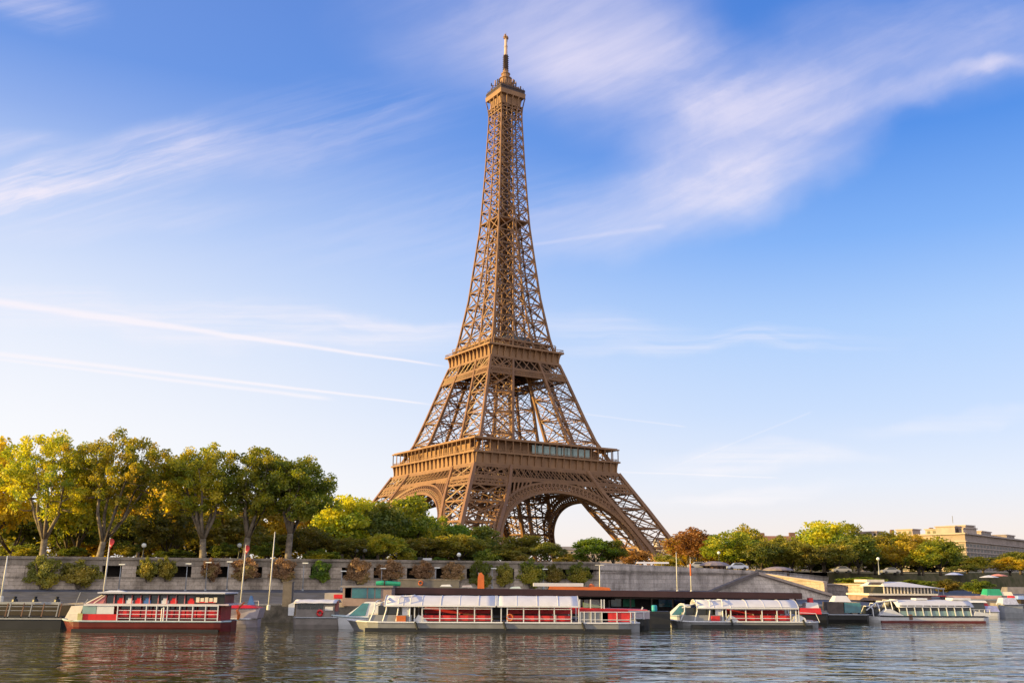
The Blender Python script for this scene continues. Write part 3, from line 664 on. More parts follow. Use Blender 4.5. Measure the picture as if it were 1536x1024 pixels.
def tree_mesh(H, cw, cb, nclus, nleaf, lsize, rc, limbs, trunk_r, seed, fork=None, lean=(0, 0), dome=.5, rag=.06):
    """returns (trunk MB, leaf vertices) for a tree standing at the origin"""
    R = random.Random(seed); T = MB(); fork = fork or cb * .75
    fk = Vector((lean[0] * .15, lean[1] * .15, fork))
    T.tube([(0, 0, -.4), (0, 0, .25), (fk.x * .4, fk.y * .4, fork * .5), fk], [trunk_r * 1.35, trunk_r * 1.08, trunk_r * .95, trunk_r * .9], 8)
    ctr = Vector((lean[0], lean[1], (cb + H) / 2)); rz = (H - cb) / 2; cl = []
    tries = 0
    while len(cl) < nclus and tries < 5000:
        tries += 1
        d = Vector((R.gauss(0, 1), R.gauss(0, 1), R.gauss(.25, 1))).normalized(); r = R.random() ** .38 * R.uniform(.86, 1.0 + rag)
        p = ctr + Vector((d.x * cw / 2 * r, d.y * cw / 2 * r, d.z * rz * r))
        if p.z < cb + R.random() * rz * dome * .6: continue
        if all((p - q).length > rc * .62 for q in cl): cl.append(p)
    ends = []
    for i in range(limbs):
        a = 2 * PI * i / limbs + R.uniform(-.35, .35); sp = R.uniform(.35, .8)
        top = ctr + Vector((math.cos(a) * cw * .5 * sp, math.sin(a) * cw * .5 * sp, rz * R.uniform(.15, .6)))
        m1 = fk.lerp(top, .3) + Vector((math.cos(a), math.sin(a), .3)) * cw * .035; m2 = fk.lerp(top, .65) + Vector((R.uniform(-.4, .4), R.uniform(-.4, .4), .3))
        pts = [fk - Vector((0, 0, .3)), m1, m2, top]; T.tube(pts, [trunk_r * .62, trunk_r * .45, trunk_r * .28, trunk_r * .1], 6)
        for k in range(9):
            u = .2 + .8 * k / 8; q = u * 3; j = min(2, int(q)); ends.append((pts[j].lerp(pts[j + 1], q - j), trunk_r * (.5 * (1 - u) + .1)))
    for p in cl:
        b0 = min(ends, key=lambda e: (e[0] - p).length + max(0, e[0].z - p.z) * 1.2); m = b0[0].lerp(p, .5) + Vector((0, 0, -.12 * (p - b0[0]).length))
        T.tube([b0[0], m, p], [max(.035, b0[1] * .55), max(.028, b0[1] * .35), .02], 4)
    return T, leaf_cloud(cl, [rc * R.uniform(.75, 1.2) for _ in cl], nleaf, lsize)
def put_tree(name, label, cat, pos, T, V, leafm, bark, group, rz=0.0):
    o = thing(name, label, cat, pos, rz, group); T.build('trunk', bark, o, True)
    raw('crown', V, np.arange(len(V)).reshape(-1, 4), leafm, o); return o
def gpos(px, Y, py=850):
    p = at(px, py, Y); return Vector((p.x, Y, gz(p.x, Y)))
def htop(px, py, Y, base): return at(px, py, Y).z - base
WORD = ['first', 'second', 'third', 'fourth', 'fifth', 'sixth', 'seventh', 'eighth', 'ninth', 'tenth', 'eleventh', 'twelfth', 'thirteenth', 'fourteenth', 'fifteenth', 'sixteenth', 'seventeenth', 'eighteenth', 'nineteenth', 'twentieth']
# big plane trees along the upper quay: trunk px, depth, top py, crown px left/right, crown base py, fork py, leaves, label
PL = [(62, 144, 648, -20, 138, 770, 808, LF_PLANE, 'tall golden plane tree with a wide forked trunk, leftmost of the big quay trees'),
      (148, 144, 654, 86, 246, 762, 812, LF_PLANE, 'tall plane tree with a V-shaped fork and crown spreading right, beside the golden leftmost one'),
      (303, 146, 671, 232, 346, 775, 808, LF_PLANE, 'tall yellow-green plane tree with a leaning fork, standing left of the middle flagpole'),
      (367, 147, 676, 322, 430, 768, 806, LF_GREEN, 'tall green plane tree with two main limbs, directly behind the middle flagpole'),
      (431, 148, 689, 388, 492, 775, 800, LF_GREEN, 'green plane tree with an upright single trunk, rightmost of the big quay trees')]
for i, (px, Y, yt, x0, x1, yb_, yf, lm, lab) in enumerate(PL):
    p = gpos(px, Y); H = htop(px, yt, Y, p.z); cb = htop(px, yb_, Y, p.z); cw = (x1 - x0) / F * Y; ln = ((x0 + x1) / 2 - px) / F * Y
    T, V = tree_mesh(H, cw, cb - 1.2, 130, 150, .36, 1.12, 6, .50, 40 + i, htop(px, yf, Y, p.z), (ln, .5), .55, .22)
    put_tree('plane_tree', lab, 'tree', p, T, V, lm, BARK, 'big plane trees along the quay')
# prototypes of the smaller trees, unit height 10
PROTO = {}
def proto(kind, lm, seed, H=10, cw=9, cb=2.0, ncl=46, nl=120, ls=.5, rc=1.35, limbs=5, tr=.26, bark=BARKD):
    T, V = tree_mesh(H, cw, cb, ncl, nl, ls, rc, limbs, tr, seed, None, (0, 0), .7)
    o = bpy.data.objects.new(kind, None); COL.objects.link(o); T.build('trunk', bark, o, True); raw('crown', V, np.arange(len(V)).reshape(-1, 4), lm, o)
    PROTO.setdefault(kind, []).append(o)
for kind, lm in (('gold_tree', LF_GOLD), ('green_tree', LF_GREEN), ('olive_tree', LF_OLIVE), ('dark_tree', LF_DARK), ('rust_tree', LF_RUST), ('bright_tree', LF_BRIGHT), ('mixed_tree', LF_PLANE)):
    for sd in (1, 2): proto(kind, lm, 100 + sd * 7 + len(PROTO))
def shrub_proto(kind, lm, seed):          # a dense round bush of unit radius with a dark stem inside
    R = random.Random(seed); T = MB()
    for i in range(6):
        a = 2 * PI * i / 6; T.tube([(0, 0, -.9), (math.cos(a) * .3, math.sin(a) * .3, -.2), (math.cos(a) * .6, math.sin(a) * .6, .5)], [.07, .05, .02], 5)
    cl = []
    for i in range(64):
        d = Vector((R.gauss(0, 1), R.gauss(0, 1), R.gauss(0, 1))).normalized(); cl.append(d * R.uniform(.35, .85) * R.uniform(.9, 1.1))
    V = leaf_cloud(cl, .27, 85, .14)
    o = bpy.data.objects.new(kind, None); COL.objects.link(o); T.build('stem', BARKD, o); raw('foliage', V, np.arange(len(V)).reshape(-1, 4), lm, o); PROTO.setdefault(kind, []).append(o)
for kind, lm in (('ivy_bush', LF_IVY), ('round_bush', LF_GREEN), ('bright_bush', LF_BRIGHT), ('olive_bush', LF_OLIVE)):
    for sd in (1, 2): shrub_proto(kind, lm, 300 + sd)
USED = set(); rr = random.Random(77)
def plant(kind, label, cat, pos, sc, group, name=None):
    ps = PROTO[kind]; o = ps[rr.randrange(len(ps))]
    if o.name not in USED: USED.add(o.name)
    else: o = copy_tree(o)
    o.location = pos; o.scale = sc; o.rotation_euler = (0, 0, rr.choice((0, PI)) + rr.uniform(-.25, .25) if 'bush' in kind else rr.uniform(0, 6.28)); tag(o, label, cat, group)
    return o
# smaller trees: kind, px, depth, top py, width px, label
TR = [('gold_tree', -22, 152, 672, 110, 'golden tree cut by the left edge of the photo behind the leftmost plane tree'),
 ('mixed_tree', 112, 160, 700, 95, 'olive tree with a dark trunk between the two leftmost plane trees'),
 ('dark_tree', 15, 172, 752, 110, 'dark low tree at the far left under the golden plane crown'),
 ('dark_tree', 100, 180, 762, 100, 'dark tree filling the gap under the two leftmost plane crowns'),
 ('dark_tree', 185, 172, 775, 70, 'small dark tree right of the tree with the V-shaped fork'),
 ('gold_tree', 205, 200, 700, 80, 'bright golden tree glowing in the gap behind the second plane tree'),
 ('gold_tree', 262, 178, 706, 90, 'bright golden tree behind the left side of the yellow-green plane tree'),
 ('olive_tree', 248, 160, 760, 80, 'low olive tree under the yellow-green plane tree, left of its trunk'),
 ('olive_tree', 338, 170, 768, 90, 'low olive tree between the leaning-fork plane tree and the middle flagpole'),
 ('gold_tree', 392, 185, 748, 80, 'golden tree glowing low behind the two green plane trees'),
 ('olive_tree', 402, 160, 800, 70, 'low grey-green tree between the two green plane trunks'),
 ('olive_tree', 462, 160, 788, 66, 'low olive tree just right of the upright plane trunk'),
 ('gold_tree', 462, 192, 742, 70, 'golden tree behind the right edge of the rightmost big plane crown'),
 ('mixed_tree', 512, 175, 741, 88, 'yellow-green tree with visible limbs, right of the big plane trees'),
 ('dark_tree', 566, 180, 752, 74, 'dark green tree at the left edge of the tower foot'),
 ('mixed_tree', 545, 190, 748, 60, 'small yellow tree between the limbed tree and the dark one by the tower'),
 ('green_tree', 612, 190, 750, 82, 'dark-green rounded tree covering the left tower foot'),
 ('mixed_tree', 576, 158, 800, 56, 'small golden tree behind the wall in front of the dark tree'),
 ('olive_tree', 530, 160, 806, 62, 'low brown-green tree behind the double lamp on the wall'),
 ('green_tree', 648, 200, 776, 60, 'green tree with airy crown before the left arch of the tower'),
 ('bright_tree', 684, 200, 788, 52, 'bright green tree before the near leg of the tower'),
 ('dark_tree', 722, 205, 790, 56, 'dark tree at the base of the near leg of the tower'),
 ('olive_tree', 640, 170, 806, 72, 'grey-olive low tree behind the white sign kiosk'),
 ('olive_tree', 690, 172, 800, 76, 'grey-olive low tree behind the single quay lamp'),
 ('olive_tree', 780, 190, 802, 76, 'broad olive tree under the large front arch'),
 ('olive_tree', 752, 170, 824, 70, 'low olive bushy tree right of the bright green bush'),
 ('dark_tree', 824, 172, 813, 46, 'compact dark green tree under the front arch'),
 ('bright_tree', 893, 210, 808, 58, 'fresh green tree framed by the front arch'),
 ('green_tree', 920, 212, 812, 44, 'smaller green tree beside the fresh green one under the arch'),
 ('rust_tree', 948, 230, 826, 50, 'low rusty tree beside the inner edge of the right tower leg'),
 ('olive_tree', 858, 260, 830, 46, 'low brown tree between the compact dark tree and the fresh green one'),
 ('rust_tree', 1044, 262, 793, 71, 'orange-brown autumn tree just right of the right tower leg'),
 ('gold_tree', 1030, 290, 803, 67, 'golden tree behind the orange-brown autumn tree'),
 ('green_tree', 1096, 250, 800, 73, 'yellow-green round tree behind the larger domed kiosk'),
 ('mixed_tree', 1124, 272, 788, 56, 'lighter tree rising above the round yellow-green tree'),
 ('dark_tree', 1142, 244, 812, 53, 'dark tree between the two domed kiosks'),
 ('olive_tree', 1164, 262, 803, 56, 'olive tree above the smaller domed kiosk, left side'),
 ('olive_tree', 1188, 248, 809, 62, 'broad olive tree above the smaller domed kiosk, right side'),
 ('mixed_tree', 1236, 270, 780, 82, 'tallest airy tree of the right-hand park, with gaps in its crown'),
 ('green_tree', 1274, 282, 788, 56, 'dark green crown joined to the right of the tallest airy tree'),
 ('olive_tree', 1216, 246, 819, 51, 'slim grey-green tree with a pale trunk below the tallest airy tree'),
 ('olive_tree', 1256, 250, 815, 51, 'low olive tree right of the slim grey-green one'),
 ('dark_tree', 1288, 256, 805, 62, 'dark olive tree near the tall park lamp, left of it'),
 ('olive_tree', 1312, 268, 799, 58, 'tall olive tree behind the tall park lamp'),
 ('mixed_tree', 1342, 282, 796, 64, 'yellow-green tree before the left wing of the apartment block'),
 ('gold_tree', 1352, 258, 812, 58, 'rounded golden-green tree in the front row before the apartment block'),
 ('gold_tree', 1378, 276, 803, 60, 'golden tree halfway along the front of the apartment block'),
 ('mixed_tree', 1384, 256, 817, 53, 'low yellowish tree in the front row, second from its right end'),
 ('green_tree', 1410, 268, 806, 64, 'dark green tree at the right end of the park row'),
 ('gold_tree', 1514, 262, 837, 49, 'small yellow tree with a thin pale trunk at the right edge'),
 ('dark_tree', 1530, 300, 827, 62, 'dark tree behind the small yellow tree at the right edge'),
 ('dark_tree', 1474, 330, 835, 49, 'dark green tree at the foot of the apartment block'),
 ('dark_tree', 1450, 310, 847, 44, 'low dark tree left of the one at the apartment foot')]
for kind, px, Y, yt, wpx, lab in TR:
    p = gpos(px, Y); H = htop(px, yt, Y, p.z); cw = wpx / F * Y * 1.12
    plant(kind, lab, 'tree', p, (cw / 9, cw / 9, H / 10), 'smaller park trees')
# bushes growing on the embankment wall: kind, px, py, w, h
WB = [('olive_bush', 64, 858, 50, 42), ('olive_bush', 119, 861, 54, 36), ('olive_bush', 221, 854, 26, 32), ('olive_bush', 249, 853, 28, 32), ('ivy_bush', 316, 855, 24, 30), ('ivy_bush', 368, 854, 42, 29), ('ivy_bush', 424, 855, 38, 30),
      ('bright_bush', 481, 857, 30, 28), ('ivy_bush', 537, 857, 38, 33), ('ivy_bush', 585, 857, 38, 30), ('ivy_bush', 635, 857, 30, 28), ('ivy_bush', 680, 858, 34, 25), ('round_bush', 721, 861, 34, 36), ('olive_bush', 757, 862, 26, 30), ('round_bush', 796, 861, 36, 39), ('olive_bush', 830, 862, 28, 28), ('round_bush', 868, 862, 32, 31)]
BL = {'round_bush': 'dense round green bush', 'olive_bush': 'small olive bush', 'ivy_bush': 'brown ivy clump', 'bright_bush': 'bright yellow-green bush'}; cnt = {}
for kind, px, py, bw, bh in WB:
    p = wallpt(px, py, .7); k = cnt[kind] = cnt.get(kind, 0) + 1; sc = p.y / F
    lab = '%s on the embankment wall, %s of its kind from the left' % (BL[kind], WORD[k - 1]) if kind != 'bright_bush' else 'lone bright yellow-green bush hanging on the embankment wall'
    plant(kind, lab, 'bush', p, (bw * sc / 2 * 1.2, 1.1, bh * sc / 2 * 1.22), 'bushes growing on the embankment wall')
for kind, px, py, Y, bw, bh, lab in [('bright_bush', 731, 836, 166, 42, 26, 'bright lime-green bush above the wall near the single quay lamp'), ('bright_bush', 655, 842, 163, 36, 14, 'low green hedge bush right of the white sign kiosk'), ('olive_bush', 772, 838, 168, 50, 26, 'wide olive bush above the wall right of the lime-green one'),
      ('round_bush', 40, 826, 150, 50, 22, 'low dark bush under the leftmost plane tree'), ('round_bush', 190, 824, 152, 40, 26, 'low dark bush left of the globe lamp'), ('round_bush', 110, 828, 153, 44, 18, 'low dark bush between the two leftmost plane trunks'), ('round_bush', 335, 826, 154, 46, 26, 'low dark bush left of the middle flagpole top'), ('round_bush', 398, 826, 154, 44, 26, 'low dark bush between the two green plane trunks'), ('round_bush', 262, 832, 150, 60, 18, 'low dark bush between the globe lamp and the leaning-fork plane tree'),
      ('round_bush', 610, 832, 160, 36, 22, 'dark bush left of the white sign kiosk'), ('round_bush', 482, 834, 154, 60, 22, 'dark hedge bush right of the upright plane trunk'), ('olive_bush', 1000, 842, 240, 44, 20, 'low brown bush beside the foot of the right tower leg'), ('round_bush', 1290, 872, 215, 90, 14, 'long dark hedge below the park trees on the right'), ('round_bush', 1374, 876, 205, 80, 14, 'dark hedge behind the floating restaurant roof'), ('round_bush', 1468, 880, 200, 50, 22, 'dark bush right of the floating restaurant'), ('olive_bush', 1420, 878, 215, 50, 20, 'brownish creeper-covered bank behind the last white boat')]:
    p = at(px, py, Y); sc = Y / F; plant(kind, lab, 'bush', p, (bw * sc / 2, bw * sc / 3, bh * sc / 2), 'bushes in the park')
for ps in PROTO.values():
    for o in ps:
        if o.name not in USED:
            for c in list(o.children): bpy.data.objects.remove(c)
            bpy.data.objects.remove(o)
# ---------------------------------------------------------------- more background planting
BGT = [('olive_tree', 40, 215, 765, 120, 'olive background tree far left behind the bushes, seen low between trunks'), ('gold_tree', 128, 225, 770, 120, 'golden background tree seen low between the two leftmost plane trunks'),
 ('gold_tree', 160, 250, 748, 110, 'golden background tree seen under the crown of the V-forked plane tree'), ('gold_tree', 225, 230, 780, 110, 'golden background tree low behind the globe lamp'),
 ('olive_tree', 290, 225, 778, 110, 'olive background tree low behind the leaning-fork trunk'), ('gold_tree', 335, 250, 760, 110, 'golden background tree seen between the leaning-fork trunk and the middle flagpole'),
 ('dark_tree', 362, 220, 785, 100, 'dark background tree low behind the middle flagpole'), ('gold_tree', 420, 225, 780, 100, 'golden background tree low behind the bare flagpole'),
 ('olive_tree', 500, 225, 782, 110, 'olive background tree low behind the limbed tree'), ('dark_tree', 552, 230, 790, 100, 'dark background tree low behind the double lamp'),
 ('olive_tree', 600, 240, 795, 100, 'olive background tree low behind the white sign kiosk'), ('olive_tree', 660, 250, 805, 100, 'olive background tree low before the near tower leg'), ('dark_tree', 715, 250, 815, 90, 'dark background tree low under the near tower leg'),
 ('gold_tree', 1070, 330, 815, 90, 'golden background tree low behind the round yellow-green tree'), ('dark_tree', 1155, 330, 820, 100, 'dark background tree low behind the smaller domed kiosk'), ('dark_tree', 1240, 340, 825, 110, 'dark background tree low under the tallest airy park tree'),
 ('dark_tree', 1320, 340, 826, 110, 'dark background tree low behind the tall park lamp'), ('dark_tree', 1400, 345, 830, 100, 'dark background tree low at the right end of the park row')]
LOW = {}
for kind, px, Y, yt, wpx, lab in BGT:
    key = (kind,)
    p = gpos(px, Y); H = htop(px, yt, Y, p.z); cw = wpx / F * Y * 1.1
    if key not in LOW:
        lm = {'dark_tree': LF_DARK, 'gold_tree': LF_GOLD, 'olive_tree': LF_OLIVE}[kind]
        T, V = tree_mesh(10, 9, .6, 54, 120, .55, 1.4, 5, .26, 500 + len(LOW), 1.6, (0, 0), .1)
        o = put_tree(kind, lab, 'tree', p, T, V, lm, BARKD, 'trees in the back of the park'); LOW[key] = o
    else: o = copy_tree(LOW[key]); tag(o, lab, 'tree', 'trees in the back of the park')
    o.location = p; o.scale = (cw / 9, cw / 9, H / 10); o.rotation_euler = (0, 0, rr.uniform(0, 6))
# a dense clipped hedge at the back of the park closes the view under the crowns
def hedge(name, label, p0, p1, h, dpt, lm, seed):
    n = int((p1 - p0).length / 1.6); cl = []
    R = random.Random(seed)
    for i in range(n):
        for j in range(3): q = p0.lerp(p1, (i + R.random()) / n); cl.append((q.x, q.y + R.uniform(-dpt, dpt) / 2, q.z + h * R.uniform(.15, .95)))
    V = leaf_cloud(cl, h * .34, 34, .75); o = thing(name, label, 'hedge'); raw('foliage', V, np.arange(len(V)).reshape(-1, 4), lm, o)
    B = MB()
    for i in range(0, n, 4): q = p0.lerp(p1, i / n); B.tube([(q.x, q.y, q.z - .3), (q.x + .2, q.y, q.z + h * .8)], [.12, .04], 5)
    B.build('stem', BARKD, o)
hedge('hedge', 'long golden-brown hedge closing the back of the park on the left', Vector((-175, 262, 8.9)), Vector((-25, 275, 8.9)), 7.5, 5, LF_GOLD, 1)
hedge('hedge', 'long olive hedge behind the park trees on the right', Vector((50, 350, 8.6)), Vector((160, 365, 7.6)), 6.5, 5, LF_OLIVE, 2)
# ---------------------------------------------------------------- buildings
def facade(bld, fr, floors, z0, fh, cols, cw, u0, first, individually, wallm, balcony):
    """window openings as dark glass set in slightly proud frames, with balcony slabs"""
    rest = MB(); nn = 0
    for f in range(floors):
        for c in range(cols):
            u = u0 + c * cw; zc = z0 + f * fh + fh * .5
            if first <= c < first + individually and nn < 48:
                B = MB(); fr.box(B, u - cw * .33, u + cw * .33, -.3, .04, zc - fh * .30, zc + fh * .30); wn = B.build('window', WINDK, bld); nn += 1
                B = MB(); fr.box(B, u - cw * .38, u + cw * .38, -.2, .18, zc - fh * .36, zc - fh * .30); B.build('sill', LIMEW, wn)
            else: fr.box(rest, u - cw * .33, u + cw * .33, -.3, .04, zc - fh * .30, zc + fh * .30)
    if rest.v: o = rest.build('window', WINDK, bld); o['kind'] = 'stuff'
    for f in balcony:
        B = MB(); fr.box(B, u0 - cw * .5, u0 + (cols - .5) * cw, -.1, .4, z0 + f * fh - .25, z0 + f * fh + .25); B.build('balcony', LIMEW, bld)
cr = at(1447, 800, 480); LE = at(1236, 806, 545); RE = at(1600, 830, 640)
apt = thing('apartment_block', 'large pale stone apartment block with many windows behind the trees at the far right', 'building')
FLf = Frame((LE.x, LE.y), (cr.x, cr.y)); FRf = Frame((cr.x, cr.y), (RE.x, RE.y)); zt = cr.z
B = MB(); back = (Vector((LE.x + 40, LE.y + 60, 0)), Vector((RE.x + 30, RE.y + 60, 0)))
ring = lambda z: [(LE.x, LE.y, z), (cr.x, cr.y, z), (RE.x, RE.y, z), (back[1].x, back[1].y, z), (back[0].x, back[0].y, z)]
B.loft([ring(4), ring(zt)]); B.build('wall', LIME, apt)
B = MB()
for f in (FLf, FRf):
    e = .004 if f is FRf else 0
    f.box(B, -.5, f.L + .6, -1, .8, zt - 3.8 + e, zt - 3.3 + e); f.box(B, -.5, f.L + .9, -1, 1.2, zt - .2 + e, zt + .5 + e); f.box(B, -.5, f.L + .5, -1, .5, 14 + e, 14.6 + e)
B.build('cornice', LIMEW, apt)
nf = 7; fh = (zt - 4.2 - 8) / nf
nL = int(FLf.L // 4.4); nR = int(FRf.L // 5.6)
facade(apt, FLf, nf, 8, fh, nL, FLf.L / nL, FLf.L / nL / 2, nL - 6, 6, LIME, (2, 5, 6)); facade(apt, FRf, nf, 8, fh, nR, FRf.L / nR, FRf.L / nR / 2, 0, 6, LIME, (1, 3, 5, 6))
rs = random.Random(9)
for f, u, v, wd, dp, hh in ((FLf, FLf.L - 14, -12, 20, 12, 2.8), (FLf, FLf.L - 10, -14, 10, 8, 4.2), (FLf, FLf.L - 36, -10, 9, 7, 3.2), (FLf, FLf.L - 58, -10, 12, 7, 2.8), (FRf, 12, -10, 16, 9, 3.6), (FRf, 34, -10, 9, 8, 4.4), (FRf, 62, -12, 18, 10, 3.2), (FRf, 110, -12, 16, 10, 3.0)):
    B = MB(); f.box(B, u - wd / 2, u + wd / 2, v - dp / 2, v + dp / 2, zt + .4, zt + hh); f.box(B, u - wd / 2 - .5, u + wd / 2 + .5, v - dp / 2 - .5, v + dp / 2 + .5, zt + hh, zt + hh + .5)
    pent = B.build('penthouse', LIMEW, apt)
    for i in range(int(wd // 3)):
        B = MB(); f.box(B, u - wd / 2 + 1 + i * 3, u - wd / 2 + 2.6 + i * 3, v + dp / 2, v + dp / 2 + .05, zt + .9, zt + hh - .6); B.build('window', WINDK, pent)
for u, hh in ((FLf.L - 22, 1.4), (FLf.L - 44, 1.2)):
    B = MB(); p = FLf.P(u, -8, 0); B.box((p.x, p.y, zt + 1.5 + hh / 2), (1.6, 1.6, hh + 2)); B.build('chimney', KIOSKW, apt)
B = MB(); p = FLf.P(FLf.L - 13, -13, zt + 6); B.beam(p, p + Vector((0, 0, 3.5)), .25); B.build('aerial', STEEL, apt)
def block(label, px0, px1, ytop, Y, hgt_floors, seed, roof=ROOFZ):
    R = random.Random(seed); a, c = at(px0, ytop, Y), at(px1, ytop, Y); top = a.z; bld = thing('city_building', label, 'building', (0, 0, 0), 0, 'distant buildings')
    B = MB(); B.box(((a.x + c.x) / 2, Y + 10, top / 2 + 2), (c.x - a.x, 20, top - 4)); B.build('wall', LIMEW, bld)
    rf = MB(); rf.prism([(Y - .6, top), (Y + 20.6, top), (Y + 16, top + 3), (Y + 4, top + 3)], 'x', a.x - .4, c.x + .4); r = rf.build('roof', roof, bld)
    for i in range(max(2, int((c.x - a.x) / 14))):
        x = a.x + R.uniform(2, c.x - a.x - 2); B = MB(); B.box((x, Y + R.uniform(5, 14), top + 3.4), (R.uniform(1.5, 5), 2, R.uniform(2, 4.5))); B.build('chimney', KIOSKW, r)
    n = int((c.x - a.x) / 4.5); wn = MB()
    for f in range(hgt_floors):
        for i in range(n): wn.box((a.x + (i + .5) * (c.x - a.x) / n, Y, top - 2.4 - f * 3.4), (1.8, .3, 2.0))
    o = wn.build('window', GLASSD, bld); o['kind'] = 'stuff'
block('distant cream building with an orange roofline seen between tree tops left of the apartment block', 1128, 1262, 810, 640, 5, 1, mat('tile_roof', (.30, .14, .09), .8, 0, .3, .5))
block('distant pale row of houses seen through the large front arch', 838, 962, 824, 900, 4, 2)
block('distant pale row of houses just right of the right tower leg', 985, 1062, 812, 860, 5, 3)
block('distant long building low behind the park trees on the right', 1062, 1130, 822, 800, 4, 4)
block('distant dark block seen at the far right beyond the apartment facade', 1500, 1600, 838, 800, 5, 5)
# ---------------------------------------------------------------- poles, lamps, kiosks
def pole(name, label, px, pyb, pyt, Y, r, m, group=None, lean=0.0, cat='pole'):
    b_ = at(px, pyb, Y); h = at(px, pyt, Y).z - b_.z; o = thing(name, label, cat, b_, 0, group); o.rotation_euler = (0, lean, 0)
    B = MB(); B.tube([(0, 0, -.5), (0, 0, h * .5), (0, 0, h)], [r, r * .8, r * .5], 8); B.build('shaft', m, o, True)
    B = MB(); B.lathe([(r * 2.2, -.5), (r * 2.2, .02), (r * 1.3, .12)], n=10); B.build('base', m, o); return o, h
def flag(o, h, m, sgn, wd=.8, ln=1.5):
    B = MB(); rings = []
    for i in range(7):
        u = i / 6; z = h - .1 - u * ln; a = .35 * math.sin(u * 7); rings.append([(sgn * (.05 + wd * (.35 + .3 * math.sin(u * 5)) * (1 - .5 * u)), .12 * math.sin(u * 9), z), (sgn * .02, .08, z), (0, -.06, z)])
    B.loft(rings); B.build('flag', m, o)
for px, pyb, pyt, Y, lab, fl_ in [(155, 892, 806, 114, 'tall white flagpole with furled red and white flag behind the red boat', True), (361, 905, 816, 127, 'tall white flagpole with a furled red flag near the grey launch', True), (403, 908, 797, 129, 'tall bare white pole between the flagpole and the concrete pillar', False)]:
    o, h = pole('flagpole', lab, px, pyb, pyt, Y, .11, POLEW, 'white poles on the lower quay', .025)
    if fl_: flag(o, h, FLAGR, 1); flag(o, h - .5, POLEW, 1, .5, .6)
pole('flagpole', 'white pole cut by the left edge of the photo', 2, 895, 833, 112, .12, POLEW, 'white poles on the lower quay', .03)
for px, pyt, lab in [(1016, 828, 'thin pale mast standing left of the orange-topped one on the canopy'), (1037, 835, 'thin mast with an orange middle and a crossbar, right of the pale mast')]:
    o, h = pole('mast', lab, px, 886, pyt, 142, .08, POLEW, 'thin masts by the canopy')
    if px == 1037: B = MB(); B.tube([(0, 0, h * .45), (0, 0, h * .8)], .11, 8); B.build('orange_band', ORANGE, o); B = MB(); B.beam((-.1, 0, h - .1), (.7, 0, h - .1), .12); B.box((.7, 0, h - .2), (.25, .25, .3)); B.build('arm', BLACKM, o)
o, h = pole('signal_post', 'pale post with a small cross head standing where the bayed wall ends', 900, 884, 847, 138, .1, POLEW); B = MB(); B.beam((-.6, 0, h), (.6, 0, h), .1); B.build('crossbar', POLEW, o)
for i, (px, pyb, pyt) in enumerate([(178, 884, 846), (278, 885, 845), (308, 884, 843), (340, 884, 842), (454, 884, 844), (512, 882, 856), (572, 876, 852), (653, 876, 851), (738, 880, 852), (815, 880, 853)]):
    p = wallpt(px, pyb, 1.2); o, h = pole('quay_post', 'slim blue-grey post before the dark wall openings, %s from the left' % WORD[i], px, pyb, pyt, p.y, .09, STEEL, 'slim posts along the embankment wall')
    B = MB(); B.box((.25, -.2, h), (.8, .35, .14)); B.build('lamp_head', LAMPG, o)
def lamp(label, px, pyt, Y, heads, m=BLACKM, pyb=None):
    p = gpos(px, Y); h = at(px, pyt, Y).z - p.z; o = thing('street_lamp', label, 'street lamp', p, 0, 'street lamps'); B = MB()
    B.lathe([(.22, -.2), (.2, .5), (.1, .7), (.075, h * .6), (.06, h - .25)], n=10)
    if heads > 1: B.beam((-.75, 0, h - .1), (.75, 0, h - .1), .08)
    B.build('post', m, o)
    for i in range(heads):
        x = 0 if heads == 1 else (-.7, .7)[i]; B = MB(); B.lathe([(.05, -.3), (.24, -.2), (.36, 0), (.3, .25), (.08, .38)], (x, 0, h), 12); B.build('globe', LAMPG, o, True)
lamp('black street lamp with a white globe behind the wall, left of the leaning-fork tree', 213, 818, 146, 1); lamp('street lamp with two white globes above the brown ivy clump', 540, 826, 160, 2)
lamp('single street lamp with a white globe above the wall left of the lime-green bush', 688, 832, 163, 1); lamp('tall grey park lamp on the right before the olive trees', 1318, 838, 215, 1, STEEL); lamp('small street lamp with a pale globe at the yellow-green tree', 1079, 829, 225, 1); lamp('street lamp half hidden behind the middle flagpole', 357, 818, 152, 1)
def kiosk(label, px, yt, ye, yb_, Y, wpx, wallm):
    p = at(px, yb_, Y); s_ = Y / F; R = wpx / 2 * s_; o = thing('kiosk', label, 'kiosk', p, 0, 'domed kiosks'); he = (yb_ - ye) * s_; ht = (yb_ - yt) * s_
    B = MB(); B.lathe([(R * .70, -1.5), (R * .70, he)], n=12); bd = B.build('wall', wallm, o)
    for i in range(12):
        a = 2 * PI * i / 12 + PI / 12; B = MB(); B.beam((R * .71 * math.cos(a), R * .71 * math.sin(a), -1), (R * .71 * math.cos(a), R * .71 * math.sin(a), he), .16); B.build('post', DKBROWN, bd)
    B = MB(); B.lathe([(R, he - .12), (R * 1.0, he + .05), (R * .8, he + (ht - he) * .55), (R * .4, ht * .96), (.05, ht)], n=16); B.build('roof', MAUVE, o)
kiosk('round brown kiosk with a mauve domed roof on the plain stone wall', 1072, 842, 848, 858, 205, 44, KIOSKW); kiosk('lower round kiosk with a flat mauve roof above the stair peak', 1167, 850, 855, 863, 225, 44, mat('kiosk_wood', (.40, .20, .10), .7, 0, .3, 2))
